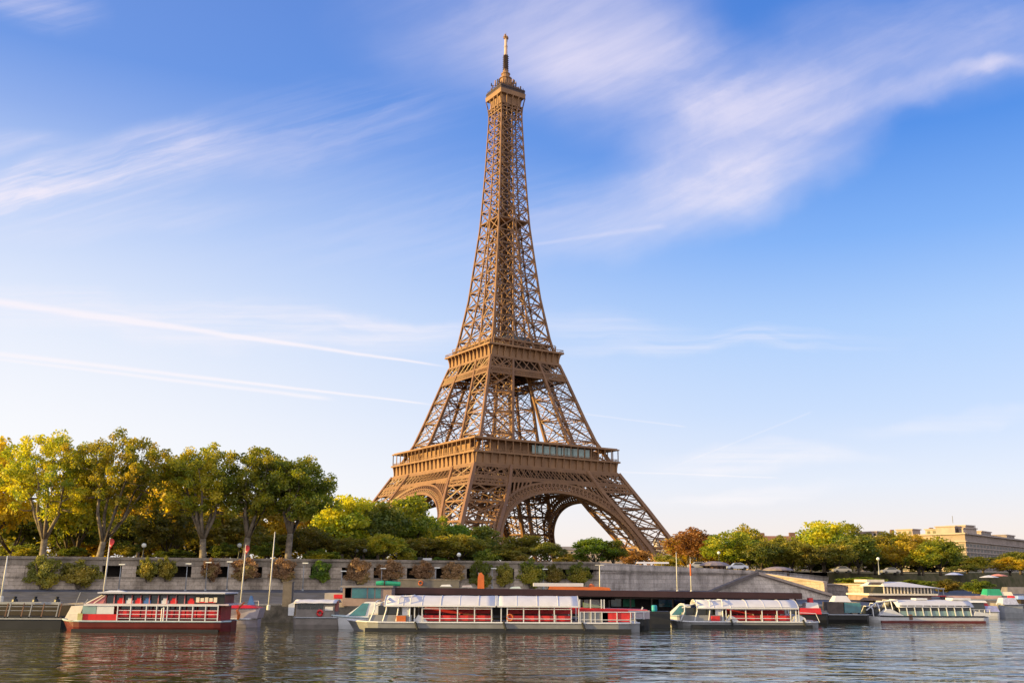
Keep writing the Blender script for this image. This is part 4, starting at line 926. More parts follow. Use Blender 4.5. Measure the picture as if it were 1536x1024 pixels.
pl = thing('concrete_pillar', 'square brown-grey concrete pillar at the quay edge', 'pillar', at(431, 909, 129)); B = MB(); hgt_ = at(431, 873, 129).z - at(431, 909, 129).z; B.box((0, 0, hgt_ / 2), (1.15, 1.1, hgt_)); B.build('shaft', STONE, pl); B = MB(); B.box((0, 0, hgt_ + .06), (1.25, 1.2, .12)); B.build('cap', STONE, pl)
sg = thing('sign_kiosk', 'white sign panel with a dark stand above the wall among shrubs', 'sign', gpos(636, 162)); B = MB(); h1 = at(636, 836, 162).z - gz(gpos(636, 162).x, 162); B.box((.5, 0, h1 - .55), (1.4, .5, 1.0)); B.build('panel', WHITE, sg); B = MB(); B.box((-.7, 0, h1 - .8), (.7, .6, 1.8)); B.box((.5, 0, (h1 - 1.1) / 2), (.2, .2, h1 - 1.1)); B.build('stand', BLACKM, sg)
aw = thing('market_canopy', 'long flat white canopy on thin posts at the foot of the right tower leg', 'canopy', at(978, 851, 182)); B = MB(); w_ = 46 * 182 / F; h1 = at(978, 845, 182).z - at(978, 851, 182).z; B.prism([(-1.6, h1), (1.6, h1), (1.2, h1 + .3), (-1.2, h1 + .3)], 'x', -w_ / 2, w_ / 2); B.build('roof', CANVAS, aw)
for i in range(6):
    B = MB(); B.beam((-w_ / 2 + .3 + i * (w_ - .6) / 5, (-1.4, 1.4)[i % 2], -1.5), (-w_ / 2 + .3 + i * (w_ - .6) / 5, (-1.4, 1.4)[i % 2], h1), .1); B.build('post', STEEL, aw)
# parked cars and parasols in the park on the right
def car(label, px, Y, col, py=None, rz=0.0):
    p = gpos(px, Y); o = thing('parked_car', label, 'car', p, rz, 'cars parked beside the park'); m = mat('car_paint', col, .3, .2, .05, 1, .6)
    prof = [(-2.1, .35), (-2.15, .75), (-1.9, .95), (-1.2, 1.0), (-.65, 1.45), (.75, 1.48), (1.45, 1.02), (2.05, .9), (2.15, .55), (2.1, .35)]
    B = MB(); B.prism(prof, 'y', -.85, .85); B.build('body', m, o); B = MB(); B.prism([(-1.1, 1.02), (-.62, 1.40), (.7, 1.42), (1.3, 1.03)], 'y', -.87, .87); B.build('window', GLASSD, o)
    for x in (-1.35, 1.35):
        for y in (-.8, .8): B = MB(); B.tube([(x, y - .12, .33), (x, y + .12, .33)], .33, 12); B.build('wheel', BLACKM, o)
cars = [(1047, 208, (.4, .4, .42), 'pale grey car beside the larger domed kiosk'), (1106, 210, (.35, .4, .6), 'pale blue car just right of the larger domed kiosk'), (1262, 240, (.32, .30, .28), 'beige car under the tallest airy park tree'),
        (1335, 242, (.30, .30, .32), 'grey car right of the tall park lamp')]
for px, Y, c, lab in cars: car(lab, px, Y, c)
def parasol(label, px, py, Y, m, wd):
    p = gpos(px, Y); h = at(px, py, Y).z - p.z; o = thing('parasol', label, 'parasol', p, 0, 'parasols on the right bank'); B = MB(); B.tube([(0, 0, -.2), (0, 0, h)], .05, 6); B.build('pole', STEEL, o); B = MB(); B.lathe([(wd, h - .55), (wd * .97, h - .5), (wd * .45, h - .15), (.05, h)], n=8); B.build('canopy', m, o)
parasol('pale blue parasol before the apartment block', 1430, 858, 235, mat('parasol_blue', (.35, .4, .65), .8, 0, .1, 1), 2.2); parasol('white parasol right of the pale blue one', 1482, 862, 240, CANVAS, 2.3); parasol('reddish parasol beyond the white one', 1496, 860, 246, mat('parasol_red', (.55, .22, .18), .8, 0, .1, 1), 2.3)
# ---------------------------------------------------------------- boats and landing stages
class Boat:
    def __init__(s, name, label, cat, pxr, d, rz=0.0, group=None):
        s.d, s.p = d, pxr; s.X = at(pxr, 930, d).x; s.o = thing(name, label, cat, (s.X, d, 0), rz, group)
    def x(s, px): return at(px, 915, s.d).x - s.X
    def z(s, py): return at(s.p, py, s.d).z
    def part(s, name, m, fn, parent=None, smooth=False):
        B = MB(); fn(B); return B.build(name, m, parent or s.o, smooth)
    def hull(s, x0, x1, Wd, zt, m, bow=.16, stern=.06, rise=.35, zb=-.6, rail=None, flip=False, deckm=None):
        R = []; n = 26
        for i in range(n + 1):
            t_ = i / n; f = min(1, (t_ / bow) ** .55 if t_ < bow else 1) if bow else 1; g = ((1 - t_) / stern) ** .5 if t_ > 1 - stern else 1
            h = max(.04, Wd / 2 * f * max(.45, g)); up_ = rise * max(0, 1 - t_ / (bow * 1.6)) ** 2; ov = (x1 - x0) * bow * .35 * max(0, 1 - t_ / bow) if bow else 0
            x = x0 + (x1 - x0) * t_; xb = x + ov; sg = -1 if flip else 1
            if flip: x, xb = x0 + x1 - x, x0 + x1 - xb
            R.append([(x, -h, zt + up_), (x * .5 + xb * .5, -h * .97, zt * .4), (xb, -h * .8, zb), (xb, h * .8, zb), (x * .5 + xb * .5, h * .97, zt * .4), (x, h, zt + up_)])
        B = MB(); B.loft(R); hl = B.build('hull', m, s.o)
        if rail:
            for sd in (0, 5):
                B = MB(); B.tube([(p[sd][0], p[sd][1] * 1.01, p[sd][2]) for p in R], .09, 5); B.build('rub_rail', rail, hl)
        return hl
    def posts(s, xs, y, z0, z1, r, m, name='post', lean=0.0):
        for x in xs: s.part(name, m, lambda B, x=x: B.beam((x, y, z0), (x + lean, y, z1), r))
    def rails(s, x0, x1, ys, zs, r, m, name='rail'):
        for y in ys: s.part(name, m, lambda B, y=y: [B.tube([(x0, y, z), (x1, y, z)], r, 5) for z in zs][0])
def arc_roof(B, x0, x1, Wd, ze, zc, t_=.06, n=9, drop0=0.0, drop1=0.0):
    def sec(x, dz_): return [(x, -Wd / 2 + Wd * i / (n - 1), ze + (zc - ze) * (1 - abs(-1 + 2 * i / (n - 1)) ** 2.4) - dz_) for i in range(n)] + [(x, Wd / 2 - Wd * i / (n - 1), ze + (zc - ze) * (1 - abs(1 - 2 * i / (n - 1)) ** 2.4) - dz_ - t_) for i in range(n)]
    k = 10; B.loft([sec(x0 + (x1 - x0) * j / k, drop0 * (1 - j / k) ** 2 + drop1 * (j / k) ** 2 + .018 * math.sin(j * 1.7)) for j in range(k + 1)])
# --- long white open-sided boat and its shorter twin
def open_boat(label, pxr, d, hullpx, arch, roofs, posts, seats, ys, Wd=5.2, locker=ORANGE, rz=0.0):
    b = Boat('excursion_boat', label, 'boat', pxr, d, rz, 'white excursion boats'); x, z = b.x, b.z
    yt, ye, yd, yh = ys                   # roof top, eave, deck, hull top rows in the photo
    zc, ze, zd, zt = z(yt), z(ye), z(yd), z(yh); x0, x1 = x(hullpx[0]), x(hullpx[1]); y0 = -Wd / 2 + .25
    b.hull(x0, x1, Wd, zt, SILVER, .10, .05, .15, -.6, WHITE); b.part('boot_stripe', HULLD, lambda B: B.box(((x0 + x1) / 2 + .6, 0, .17), (x1 - x0 - 3.4, Wd + .06, .42)))
    b.part('deck', GREYB, lambda B: B.box(((x0 + x1) / 2 + 1, 0, zt + .03), (x1 - x0 - 4, Wd - .5, .12)))
    for rf in roofs:
        a, c = x(rf[0]), x(rf[1]); r = b.part('roof', CANVAS, lambda B: arc_roof(B, a, c, Wd * .98, ze, zc, .07, 9, .0, .0), None, True)
        n = max(2, int((c - a) / 1.9))
        for i in range(n + 1): b.part('roof_rib', WHITE, lambda B, i=i: B.tube([(a + (c - a) * i / n, -Wd * .492 + Wd * .984 * j / 8, ze + (zc - ze) * (1 - abs(-1 + 2 * j / 8) ** 2.4) + .015) for j in range(9)], .028, 5), r)
        b.part('eave', WHITE, lambda B: B.box(((a + c) / 2, -Wd * .49, ze), (c - a, .12, .14)), r)
    for px in posts:
        for y in (y0, -y0): b.part('post', WHITE, lambda B, px=px, y=y: B.beam((x(px), y, zt), (x(px), y, ze), .11))
    # rounded glazed front under hoops
    a0, a1 = x(arch[0]), x(arch[1]); n = 4
    for i in range(n):
        u = i / (n - 1); xa = a0 + (a1 - a0) * u; hz = zc - (1 - u) ** 2 * (zc - ze) * .55
        b.part('hoop', WHITE, lambda B: B.tube([(xa - (.5 * (1 - u)), y0, zt + .1), (xa, y0, ze * .75 + zt * .25), (xa + .05, y0 * .93, hz * .7 + ze * .3), (xa + .15, y0 * .55, hz), (xa + .15, -y0 * .55, hz), (xa + .05, -y0 * .93, hz * .7 + ze * .3), (xa, -y0, ze * .75 + zt * .25), (xa - (.5 * (1 - u)), -y0, zt + .1)], .075, 6))
    b.part('front_beam', WHITE, lambda B: [B.tube([(a0 - .1, y, ze), (a0 * .5 + a1 * .5, y, zc - .2), (a1 + .3, y, zc)], .08, 6) for y in (y0 * .5,)][0])
    b.part('glazing', GLASSD, lambda B: B.box(((a0 + a1) / 2, .3, (zt + ze) / 2 + .1), ((a1 - a0) * .86, Wd * .62, (ze - zt) * .9)))
    b.part('door_panel', WHITE, lambda B: B.box((a1 - .45, y0 + .18, (zt + ze) / 2), (.75, .08, (ze - zt) * 1.0)))
    b.part('bow_bulwark', SILVER, lambda B: B.box((a0 * .5 + a1 * .5 - .2, y0 + .05, zt + .38), (a1 - a0 + .8, .1, .75)))
    b.part('locker', locker, lambda B: B.box((x(arch[1]) + .0 - .9, y0 - .02, zt + .37), (1.0, .5, .62)))
    b.part('windscreen_cover', WHITE, lambda B: B.prism([(a1 + .4, zt), (a1 + 2.0, zt), (a1 + 1.5, zt + .5), (a1 + .9, zt + .8)], 'y', y0 + .1, y0 + 1.0))
    for s0, s1 in seats:
        a, c = x(s0), x(s1); n = max(2, int((c - a) / 1.5))
        for i in range(n):
            xa, xb = a + (c - a) * i / n + .06, a + (c - a) * (i + 1) / n - .06
            st = b.part('bench', REDSEAT, lambda B: (B.box(((xa + xb) / 2, y0 + .62, zt + .45), (xb - xa, .5, .16)), B.box(((xa + xb) / 2, y0 + .36, zt + .46), (xb - xa, .12, .56))))
            b.part('backrest', REDSEAT, lambda B: B.box(((xa + xb) / 2, .6, zt + 1.16), (xb - xa + .1, .14, .62)), st)
            b.part('frame', WHITE, lambda B: B.beam((xa, y0 + .2, zt), (xa, y0 + .30, zt + .82), .07), st)
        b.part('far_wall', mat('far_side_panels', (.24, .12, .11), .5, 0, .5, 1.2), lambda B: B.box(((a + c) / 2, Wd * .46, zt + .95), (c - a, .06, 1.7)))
        for zz1 in (zt + .42, zt + 1.42, zt + 1.75): b.part('rail', WHITE, lambda B: B.tube([(a, y0 - .06, zz1), (c, y0 - .06, zz1)], .04, 5))
    return b, x, z, zt, ze, y0, x0, x1
b, x, z, zt, ze, y0, x0, x1 = open_boat('long white open-sided excursion boat with two canvas roofs and red benches at centre', 740, 112, (522, 957), (566, 618), [(580, 746), (744, 866)], [625, 636, 662, 688, 713, 738, 752, 761, 785, 808, 830, 855, 866], [(636, 738), (761, 855)], (893, 908, 930, 932))
for px in (628, 757, 872): b.part('fender', BLACKM, lambda B: B.tube([(x(px) - .1, -2.68, 1.05), (x(px) + .18, -2.72, .25)], .13, 8))
for px, w_ in ((887, 3.2), (920, 3.0)): b.part('stern_panel', SILVER if px < 900 else REDSEAT, lambda B: B.box((x(px), y0 + .1, zt + .62), (w_, .1, .95)))
for zz1 in (zt + .35, zt + 1.15): b.part('stern_rail', WHITE, lambda B: B.tube([(x(868), y0, zz1), (x(950), y0, zz1)], .04, 5))
b.posts([x(p) for p in (868, 874, 884, 890, 900, 922, 942, 948)], y0, zt, zt + 1.2, .08, WHITE, 'stern_post')
b.part('spare_ring', ORANGE, lambda B: B.tube([(x(765) + .32 * math.cos(a), y0 - .02, zt + .55 + .32 * math.sin(a)) for a in np.linspace(0, 6.28, 13)], .08, 6))
b.part('stern_cover', WHITE, lambda B: B.prism([(x(866), zt), (x(884), zt), (x(878), zt + .45), (x(868), zt + .6)], 'y', y0 + .1, y0 + 1.2))
b, x, z, zt, ze, y0, x0, x1 = open_boat('shorter white open-sided excursion boat with one canvas roof, right of centre', 1108, 124, (1002, 1222), (1022, 1078), [(1040, 1190)], [1083, 1090, 1112, 1136, 1158, 1178, 1186, 1190], [(1090, 1178)], (899, 911, 928, 931), 5.0, REDSEAT)
for px in (1090, 1196): b.part('fender', BLACKM, lambda B: B.tube([(x(px) - .1, -2.58, 1.0), (x(px) + .15, -2.62, .25)], .13, 8))
b.part('stern_bulge', WHITE, lambda B: B.prism([(x(1180), zt), (x(1202), zt), (x(1199), zt + .5), (x(1190), zt + .85), (x(1183), zt + .6)], 'y', y0 + .05, -y0)); b.part('stern_rail', WHITE, lambda B: B.tube([(x(1190), y0, zt + 1.1), (x(1215), y0, zt + 1.0), (x(1220), y0, zt)], .04, 5))
# --- white glazed boat further right
b = Boat('excursion_boat', 'white glazed excursion boat with a closed window band, farthest right of the white ones', 'boat', 1385, 142, .05, 'white excursion boats'); x, z = b.x, b.z
zt = z(923); x0, x1 = x(1283), x(1478); Wd = 5.0; y0 = -Wd / 2
b.hull(x0, x1, Wd, zt, WHITE, .14, .06, .3, -.5, HULLD); b.part('boot_stripe', REDD, lambda B: B.box(((x0 + x1) / 2 + .6, 0, .1), (x1 - x0 - 3.6, Wd + .05, .3)))
ze, zc = z(909), z(899); a, c = x(1338), x(1446)
b.part('cabin', GLASSD, lambda B: B.box(((a + c) / 2, 0, (zt + ze) / 2), (c - a, Wd - .5, ze - zt)))
for i in range(9):
    xa, xb = a + (c - a) * i / 9 + .08, a + (c - a) * (i + 1) / 9 - .08; p_ = b.part('window', GLASSD, lambda B: B.box(((xa + xb) / 2, y0 + .22, z(911)), (xb - xa, .08, .75)))
    b.part('lower_pane', GLASS, lambda B: B.box(((xa + xb) / 2, y0 + .22, z(918.5)), (xb - xa, .08, .7)), p_); b.part('mullion', WHITE, lambda B: B.beam((xb + .08, y0 + .16, zt), (xb - .1, y0 + .16, ze), .12), p_)
b.part('roof', CANVAS, lambda B: arc_roof(B, a - .4, c + .4, Wd * .96, ze, zc, .08), None, True)
b.part('skylight', WHITE, lambda B: B.box((x(1440), 0, zc + .12), (2.6, 2, .3))); b.part('skylight', WHITE, lambda B: B.box((x(1380), 0, zc + .1), (1.6, 1.6, .25)))
for u in (0, .25, .5, .75, 1):
    xa = x(1298) + (a - x(1298)) * u; hz = zc - (1 - u) ** 2 * .9; b.part('hoop', WHITE, lambda B: B.tube([(xa, y0 + .2, zt), (xa, y0 + .25, ze - .4), (xa + .2, y0 * .5, hz), (xa + .2, -y0 * .5, hz), (xa, -y0 - .2, zt)], .07, 6))
b.part('front_beam', WHITE, lambda B: B.tube([(x(1292), y0 * .55, ze - .5), (x(1308), y0 * .55, zc - .35), (a + .2, y0 * .55, zc)], .08, 6)); b.part('front_glazing', GLASSD, lambda B: B.box((x(1318), .2, (zt + ze) / 2), (3.4, 3.2, (ze - zt) * .9)))
b.part('bow_cover', WHITE, lambda B: B.prism([(x(1306), zt), (x(1345), zt), (x(1338), zt + .35), (x(1325), zt + .95), (x(1318), zt + .9)], 'y', y0 + .1, y0 + 1.4)); b.part('stern_cover', WHITE, lambda B: B.prism([(x(1448), zt), (x(1474), zt), (x(1464), zt + .5), (x(1452), zt + .7)], 'y', y0 + .1, -y0))
b.part('hull_patch', mat('rust_patch', (.22, .12, .09), .7, 0, .4, 2), lambda B: B.box((x(1353), y0 - .01, .75), (.45, .06, .7)))
b.rails(x(1446), x(1476), (y0 + .2, ), (zt + .9,), .04, WHITE, 'stern_rail'); b.posts([x(p) for p in (1450, 1458, 1466, 1474)], y0 + .2, zt, zt + .9, .07, WHITE)
# --- red boat
b = Boat('excursion_boat', 'red double-deck excursion boat with white railings and a long flat roof', 'boat', 230, 110); x, z = b.x, b.z
Wd = 5.2; y0 = -Wd / 2 + .15; zt = z(930); x0, x1 = x(96), x(352)
b.hull(x0, x1, Wd, zt, REDD, .13, .04, .1, -.6, LBLUE); b.part('waterline_stripe', HULLD, lambda B: B.box(((x0 + x1) / 2 + .6, 0, .08), (x1 - x0 - 3.0, Wd + .05, .3))); b.part('deck', GREYB, lambda B: B.box(((x0 + x1) / 2 + .8, 0, zt + .03), (x1 - x0 - 2.6, Wd - .4, .1)))
b.part('side_panel', RED, lambda B: B.box(((x(138) + x(192)) / 2, y0 + .02, z(924)), (x(192) - x(138), .1, z(919) - z(928))))
b.part('side_panel', WHITE, lambda B: B.box(((x(159) + x(184)) / 2, y0 + .02, z(913.3)), (x(184) - x(159), .1, z(907.5) - z(919.5)))); b.part('window', GLASS, lambda B: B.box(((x(138) + x(158)) / 2, y0 + .04, z(913.3)), (x(158) - x(138), .1, z(907.5) - z(919.5))))
b.part('bow_screen', CREAM, lambda B: B.prism([(x(121), z(908)), (x(139), z(907)), (x(133), z(927)), (x(113), z(926))], 'y', y0, y0 + 2.6)); b.part('bow_box', CREAM, lambda B: B.box((x(127), y0 + .1, z(924)), (1.2, .4, .7))); b.part('life_locker', mat('ochre_green', (.45, .42, .18), .6, 0, .3, 2), lambda B: B.box((x(136), y0 + .0, z(924)), (.5, .3, .75)))
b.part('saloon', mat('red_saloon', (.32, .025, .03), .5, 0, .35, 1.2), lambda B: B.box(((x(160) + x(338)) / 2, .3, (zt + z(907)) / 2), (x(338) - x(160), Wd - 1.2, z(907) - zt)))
n = 9
for i in range(n):
    xa, xb = x(190) + (x(338) - x(190)) * i / n + .05, x(190) + (x(338) - x(190)) * (i + 1) / n - .05
    st = b.part('bench', RED, lambda B: (B.box(((xa + xb) / 2, y0 + .22, z(918.5)), (xb - xa, .12, z(913.5) - z(924))), B.box(((xa + xb) / 2, y0 + .45, z(921)), (xb - xa, .5, .12)))); b.part('window', GLASSD, lambda B: B.box(((xa + xb) / 2, y0 + .42, z(910)), ((xb - xa) * .9, .1, z(907.5) - z(912.5))), st)
b.part('main_rail', WHITE, lambda B: B.box(((x(140) + x(338)) / 2, y0 - .06, z(906.5)), (x(338) - x(140), .12, .14)))
for zz1 in (z(914), z(919.5), z(925.5)): b.part('rail', WHITE, lambda B: B.tube([(x(190), y0 - .08, zz1), (x(338), y0 - .08, zz1)], .035, 5))
b.posts([x(p) for p in (190, 209, 232, 247, 263, 281, 300, 319, 337)], y0 - .08, zt, z(906.5), .10, WHITE); b.part('boarding_gate', WHITE, lambda B: B.tube([(x(255), y0 - .12, zt), (x(255), y0 - .12, z(911)), (x(258), y0 - .12, z(909)), (x(258), y0 - .12, zt)], .06, 6))
b.part('upper_deck', mat('upper_deck', (.50, .42, .46), .5, 0, .15, 1), lambda B: B.box(((x(140) + x(352)) / 2, 0, z(905.2)), (x(352) - x(140), Wd - .2, .16)))
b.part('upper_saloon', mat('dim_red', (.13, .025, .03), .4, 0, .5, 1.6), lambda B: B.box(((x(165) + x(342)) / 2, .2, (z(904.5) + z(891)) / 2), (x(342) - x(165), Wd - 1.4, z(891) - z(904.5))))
cols = [GLASSD, RED, WHITE, RED, BLUE, GLASSD, WHITE, RED, GLASSD, RED]
for i in range(10):
    xa = x(168) + (x(298) - x(168)) * i / 10; fr = b.part('window_frame', mat('frame_pink', (.55, .2, .22), .5, 0, .2, 1), lambda B: B.beam((xa, y0 + .4, z(904.6)), (xa, y0 + .4, z(890.5)), .09)); b.part('window', GLASSD, lambda B: B.box((xa + .62, y0 + .52, z(898)), (1.0, .05, z(892) - z(904))), fr)
    b.part('seat', cols[i], lambda B: (B.box((xa + .7, y0 + .46, z(902.2)), (.75, .06, .42)), B.box((xa + .7, y0 + .46, z(900.5)), (.4, .05, .7))), fr)
b.part('panel', HULLD, lambda B: B.box(((x(300) + x(344)) / 2, y0 + .3, z(897.5)), (x(344) - x(300), .1, z(890.5) - z(904)))); b.part('panel_picture', CREAM, lambda B: [B.box((x(305 + i * 6.5), y0 + .22, z(898)), (.36, .05, .5 - .12 * (i % 2))) for i in range(5)][0]); b.part('panel_stripe', RED, lambda B: B.box((x(318), y0 + .23, z(901.3)), (2.0, .04, .14)))
b.part('windscreen', mat('pink_screen', (.5, .16, .17), .35, 0, .2, 1), lambda B: B.prism([(x(142), z(904)), (x(166), z(904)), (x(170), z(891.5)), (x(165), z(891.5))], 'y', y0 + .3, y0 + .42)); b.part('screen_frame', CREAM, lambda B: (B.beam((x(141), y0 + .28, z(904)), (x(165), y0 + .28, z(891)), .12), B.beam((x(152), y0 + .28, z(904)), (x(168), y0 + .28, z(892)), .09)))
b.part('roof', CANVAS, lambda B: B.box(((x(158) + x(346)) / 2, 0, z(888.2)), (x(346) - x(158), Wd - .1, .14))); b.part('roof_edge', HULLD, lambda B: B.box(((x(162) + x(345)) / 2, 0, z(890)), (x(345) - x(162), Wd - .3, .16))); b.part('roof_light', WHITE, lambda B: B.loft([[(x(162) + i * .12, -1.9, z(887)), (x(162) + 2.4 - i * .5, -1.9, z(887)), (x(162) + 2.4 - i * .5, -1, z(887) + .0), (x(162) + i * .12, -1, z(887))] if i == 0 else [(x(162) + .6, -1.7, z(885)), (x(162) + 1.8, -1.7, z(885)), (x(162) + 1.8, -1.2, z(885)), (x(162) + .6, -1.2, z(885))] for i in (0, 1)]))
for px in (128, 140): b.part('bow_pole', STEEL, lambda B: B.beam((x(px - 4), y0 + .4, z(907)), (x(px + 2), y0 + .4, z(888 + (px - 128) * .8)), .06))
# --- left pontoon
b = Boat('pontoon', 'black landing pontoon with thin railings at the left edge of the photo', 'pontoon', 40, 113); x, z = b.x, b.z
b.part('float', HULLD, lambda B: B.box(((x(-120) + x(97)) / 2, 1.5, .45), (x(97) - x(-120), 4.2, 1.6))); b.part('deck', STEEL, lambda B: B.box(((x(-120) + x(99)) / 2, 1.5, z(927) ), (x(99) - x(-120), 4.5, .14)))
b.part('back_screen', DKBROWN, lambda B: B.box(((x(-120) + x(92)) / 2, 3.2, (z(926) + z(906)) / 2), (x(92) - x(-120), .12, z(906) - z(926)))); b.part('top_beam', STEEL, lambda B: B.box(((x(-120) + x(90)) / 2, .2, z(904)), (x(90) - x(-120), .5, .26)))
for zz1 in (z(909), z(915)): b.part('rail', STEEL, lambda B: B.tube([(x(-120), -.55, zz1), (x(90), -.55, zz1)], .035, 5))
for i, px in enumerate((-60, -20, 12, 16, 36, 48, 66, 88, 92)): b.part('post', STEEL if i % 2 else KIOSKW, lambda B: B.beam((x(px), -.55, z(926)), (x(px + 3), -.55, z(904)), .10))
for px in (14, 45, 78): b.part('bollard', BLACKM, lambda B: B.lathe([(.35, 0), (.3, .3), (.15, .4), (.22, .6), (.05, .65)], (x(px), 1.0, z(903)), 8))
b.part('gangway', mat('gangway_cream', (.45, .38, .30), .6, 0, .2, 1), lambda B: B.beam((x(86), .5, z(906)), (x(122), .6, z(904)), .5, .2))
# --- grey launch behind the stern of the red boat
b = Boat('motor_launch', 'mauve-grey launch with a red deck line behind the red boat stern', 'boat', 366, 119); x, z = b.x, b.z
b.hull(x(338), x(390), 3.4, z(927), PURPLE, .1, .25, .05, -.4, WHITE); b.part('cabin', PURPLE, lambda B: B.loft([[(x(340), -1.5, z(926)), (x(391), -1.5, z(926)), (x(391), 1.5, z(926)), (x(340), 1.5, z(926))], [(x(339), -1.6, z(911)), (x(394), -1.3, z(911)), (x(394), 1.3, z(911)), (x(339), 1.6, z(911))]])); b.part('roof', RED, lambda B: B.loft([[(x(338), -1.7, z(911)), (x(392), -1.4, z(911)), (x(392), 1.4, z(911)), (x(338), 1.7, z(911))], [(x(338), -1.4, z(907)), (x(378), -1.0, z(907)), (x(378), 1, z(907)), (x(338), 1.4, z(907))]]))
b.part('davit', ORANGE, lambda B: B.tube([(x(364), -1.75, z(927)), (x(365), -1.8, z(920)), (x(362), -1.8, z(914)), (x(366), -1.8, z(908)), (x(372), -1.8, z(902))], [.16, .2, .14, .13, .08], 6)); b.part('vent', BLUE, lambda B: B.prism([(x(367), z(907)), (x(378), z(907)), (x(373), z(893)), (x(371), z(893))], 'y', .9, 1.2))
b.part('railing', WHITE, lambda B: B.tube([(x(376), 1.0, z(907)), (x(376), 1.0, z(901)), (x(384), 1.0, z(901)), (x(384), 1.0, z(908))], .04, 5))
# --- brown canvas-roofed launch and launch with the teal windscreen
b = Boat('covered_launch', 'small brown-grey launch under a pale canvas roof by the stone quay', 'boat', 478, 116); x, z = b.x, b.z
b.hull(x(440), x(520), 3.6, z(925), GREYB, .1, .1, .15, -.4, STEEL); b.part('cabin', GREYB, lambda B: B.box(((x(448) + x(505)) / 2, 0, (z(924) + z(904)) / 2), (x(505) - x(448), 3.0, z(904) - z(924))))
for i in range(6): b.part('window', GLASSD, lambda B: B.box((x(453 + i * 6.5), -1.52, z(908)), (.42, .06, .62)))
b.part('roof', CANVAS, lambda B: arc_roof(B, x(445), x(508), 3.6, z(903), z(898.5), .06), None, True); b.part('fender', WHITE, lambda B: B.loft([[(x(437), -1.6, z(922)), (x(445), -1.6, z(922)), (x(445), -.6, z(922)), (x(437), -.6, z(922))], [(x(437), -1.7, z(906)), (x(447), -1.7, z(901)), (x(447), -.6, z(901)), (x(437), -.6, z(906))]])); b.part('life_ring', RED, lambda B: B.tube([(x(484) + .28 * math.cos(a), -1.6, z(918) + .28 * math.sin(a)) for a in np.linspace(0, 6.28, 13)], .13, 6)); b.part('notice', WHITE, lambda B: B.box((x(497), -1.55, z(911.5)), (.9, .05, .4))); b.part('panel', mat('red_brown_panel', (.25, .08, .07), .6, 0, .3, 2), lambda B: B.box((x(508), -1.2, z(908)), (.35, .3, 1.1)))
def launch(label, pxr, d, px0, px1, yw0, yw1, ydk, ykeel):
    b = Boat('motor_launch', label, 'boat', pxr, d, 0, 'launches with teal windscreens'); x, z = b.x, b.z; zt = z(ydk)
    b.hull(x(px0), x(px1) + 1.2, 2.8, zt, WHITE, .42, .05, .25, -.4, LBLUE); L = x(px1) - x(px0)
    b.part('cabin', WHITE, lambda B: B.loft([[(x(px0) + L * .30, -1.1, zt), (x(px1), -1.2, zt), (x(px1), 1.2, zt), (x(px0) + L * .30, 1.1, zt)], [(x(px0) + L * .70, -.85, z(yw0)), (x(px1), -.95, z(yw0)), (x(px1), .95, z(yw0)), (x(px0) + L * .70, .85, z(yw0))]]))
    b.part('windscreen', TEAL, lambda B: B.add([(x(px0) + L * .40, -1.12, zt + .16), (x(px0) + L * .72, -1.2, zt + .2), (x(px0) + L * .78, -.97, z(yw0) - .12), (x(px0) + L * .66, -.92, z(yw0) - .12), (x(px0) + L * .40, -1.02, zt + .16), (x(px0) + L * .72, -1.1, zt + .2), (x(px0) + L * .78, -.87, z(yw0) - .12), (x(px0) + L * .66, -.82, z(yw0) - .12)], [(0, 1, 2, 3), (4, 7, 6, 5), (0, 4, 5, 1), (1, 5, 6, 2), (2, 6, 7, 3), (3, 7, 4, 0)]))
    b.part('side_stripe', CREAM, lambda B: B.box((x(px1) - .5, -1.28, zt + .3), (1.3, .1, .3)))
launch('white launch with a teal windscreen moored at the bow of the long white boat', 535, 115, 494, 572, 902, 920, 925, 935); launch('white launch with a teal windscreen moored at the bow of the shorter white boat', 1015, 126, 986, 1034, 906, 918, 923, 932)
# --- houseboat cabin with teal windows
b = Boat('houseboat', 'pinkish brown houseboat cabin with big teal windows left of the long dark roof', 'houseboat', 540, 121); x, z = b.x, b.z
b.part('hull', GREYB, lambda B: B.box(((x(486) + x(590)) / 2, 1, .35), (x(590) - x(486), 4.4, 1.5))); b.part('cabin', mat('pink_brown_cabin', (.34, .24, .21), .6, 0, .2, 1), lambda B: B.box(((x(515) + x(588)) / 2, .8, (z(908) + z(881)) / 2), (x(588) - x(515), 3.6, z(881) - z(908)))); b.part('side_house', mat('pink_house', (.42, .36, .32), .6, 0, .2, 1), lambda B: B.box(((x(487) + x(517)) / 2, 1, (z(910) + z(889)) / 2), (x(517) - x(487), 3.0, z(889) - z(910)))); b.part('red_panel', RED, lambda B: B.box((x(509), -.53, z(894)), (x(517) - x(501), .06, z(891) - z(897))))
b.part('roof', GREYB, lambda B: B.box(((x(512) + x(590)) / 2, .8, z(879)), (x(590) - x(512), 4.2, .2)))
for px0_, px1_ in ((529, 551), (553, 562), (564, 572)): b.part('window', TEAL, lambda B: B.box(((x(px0_) + x(px1_)) / 2, -1.02, z(888.5)), (x(px1_) - x(px0_), .08, z(880.5) - z(896)))); b.part('window', GLASSD, lambda B: B.box((x(523), -1.02, z(888.5)), (.7, .08, 1.1)))
gr = Boat('roof_cover', 'rolled bright green cover lying on the houseboat roof', 'cover', 578, 121); gr.part('roll', GREEN, lambda B: B.tube([(gr.x(561), 1, gr.z(874.5)), (gr.x(570), 1, gr.z(874)), (gr.x(598), 1.1, gr.z(875.5))], [.24, .3, .26], 8)); gr.part('strap', DKBROWN, lambda B: B.tube([(gr.x(573), 1, gr.z(874.2)), (gr.x(575), 1, gr.z(874.3))], .32, 8))
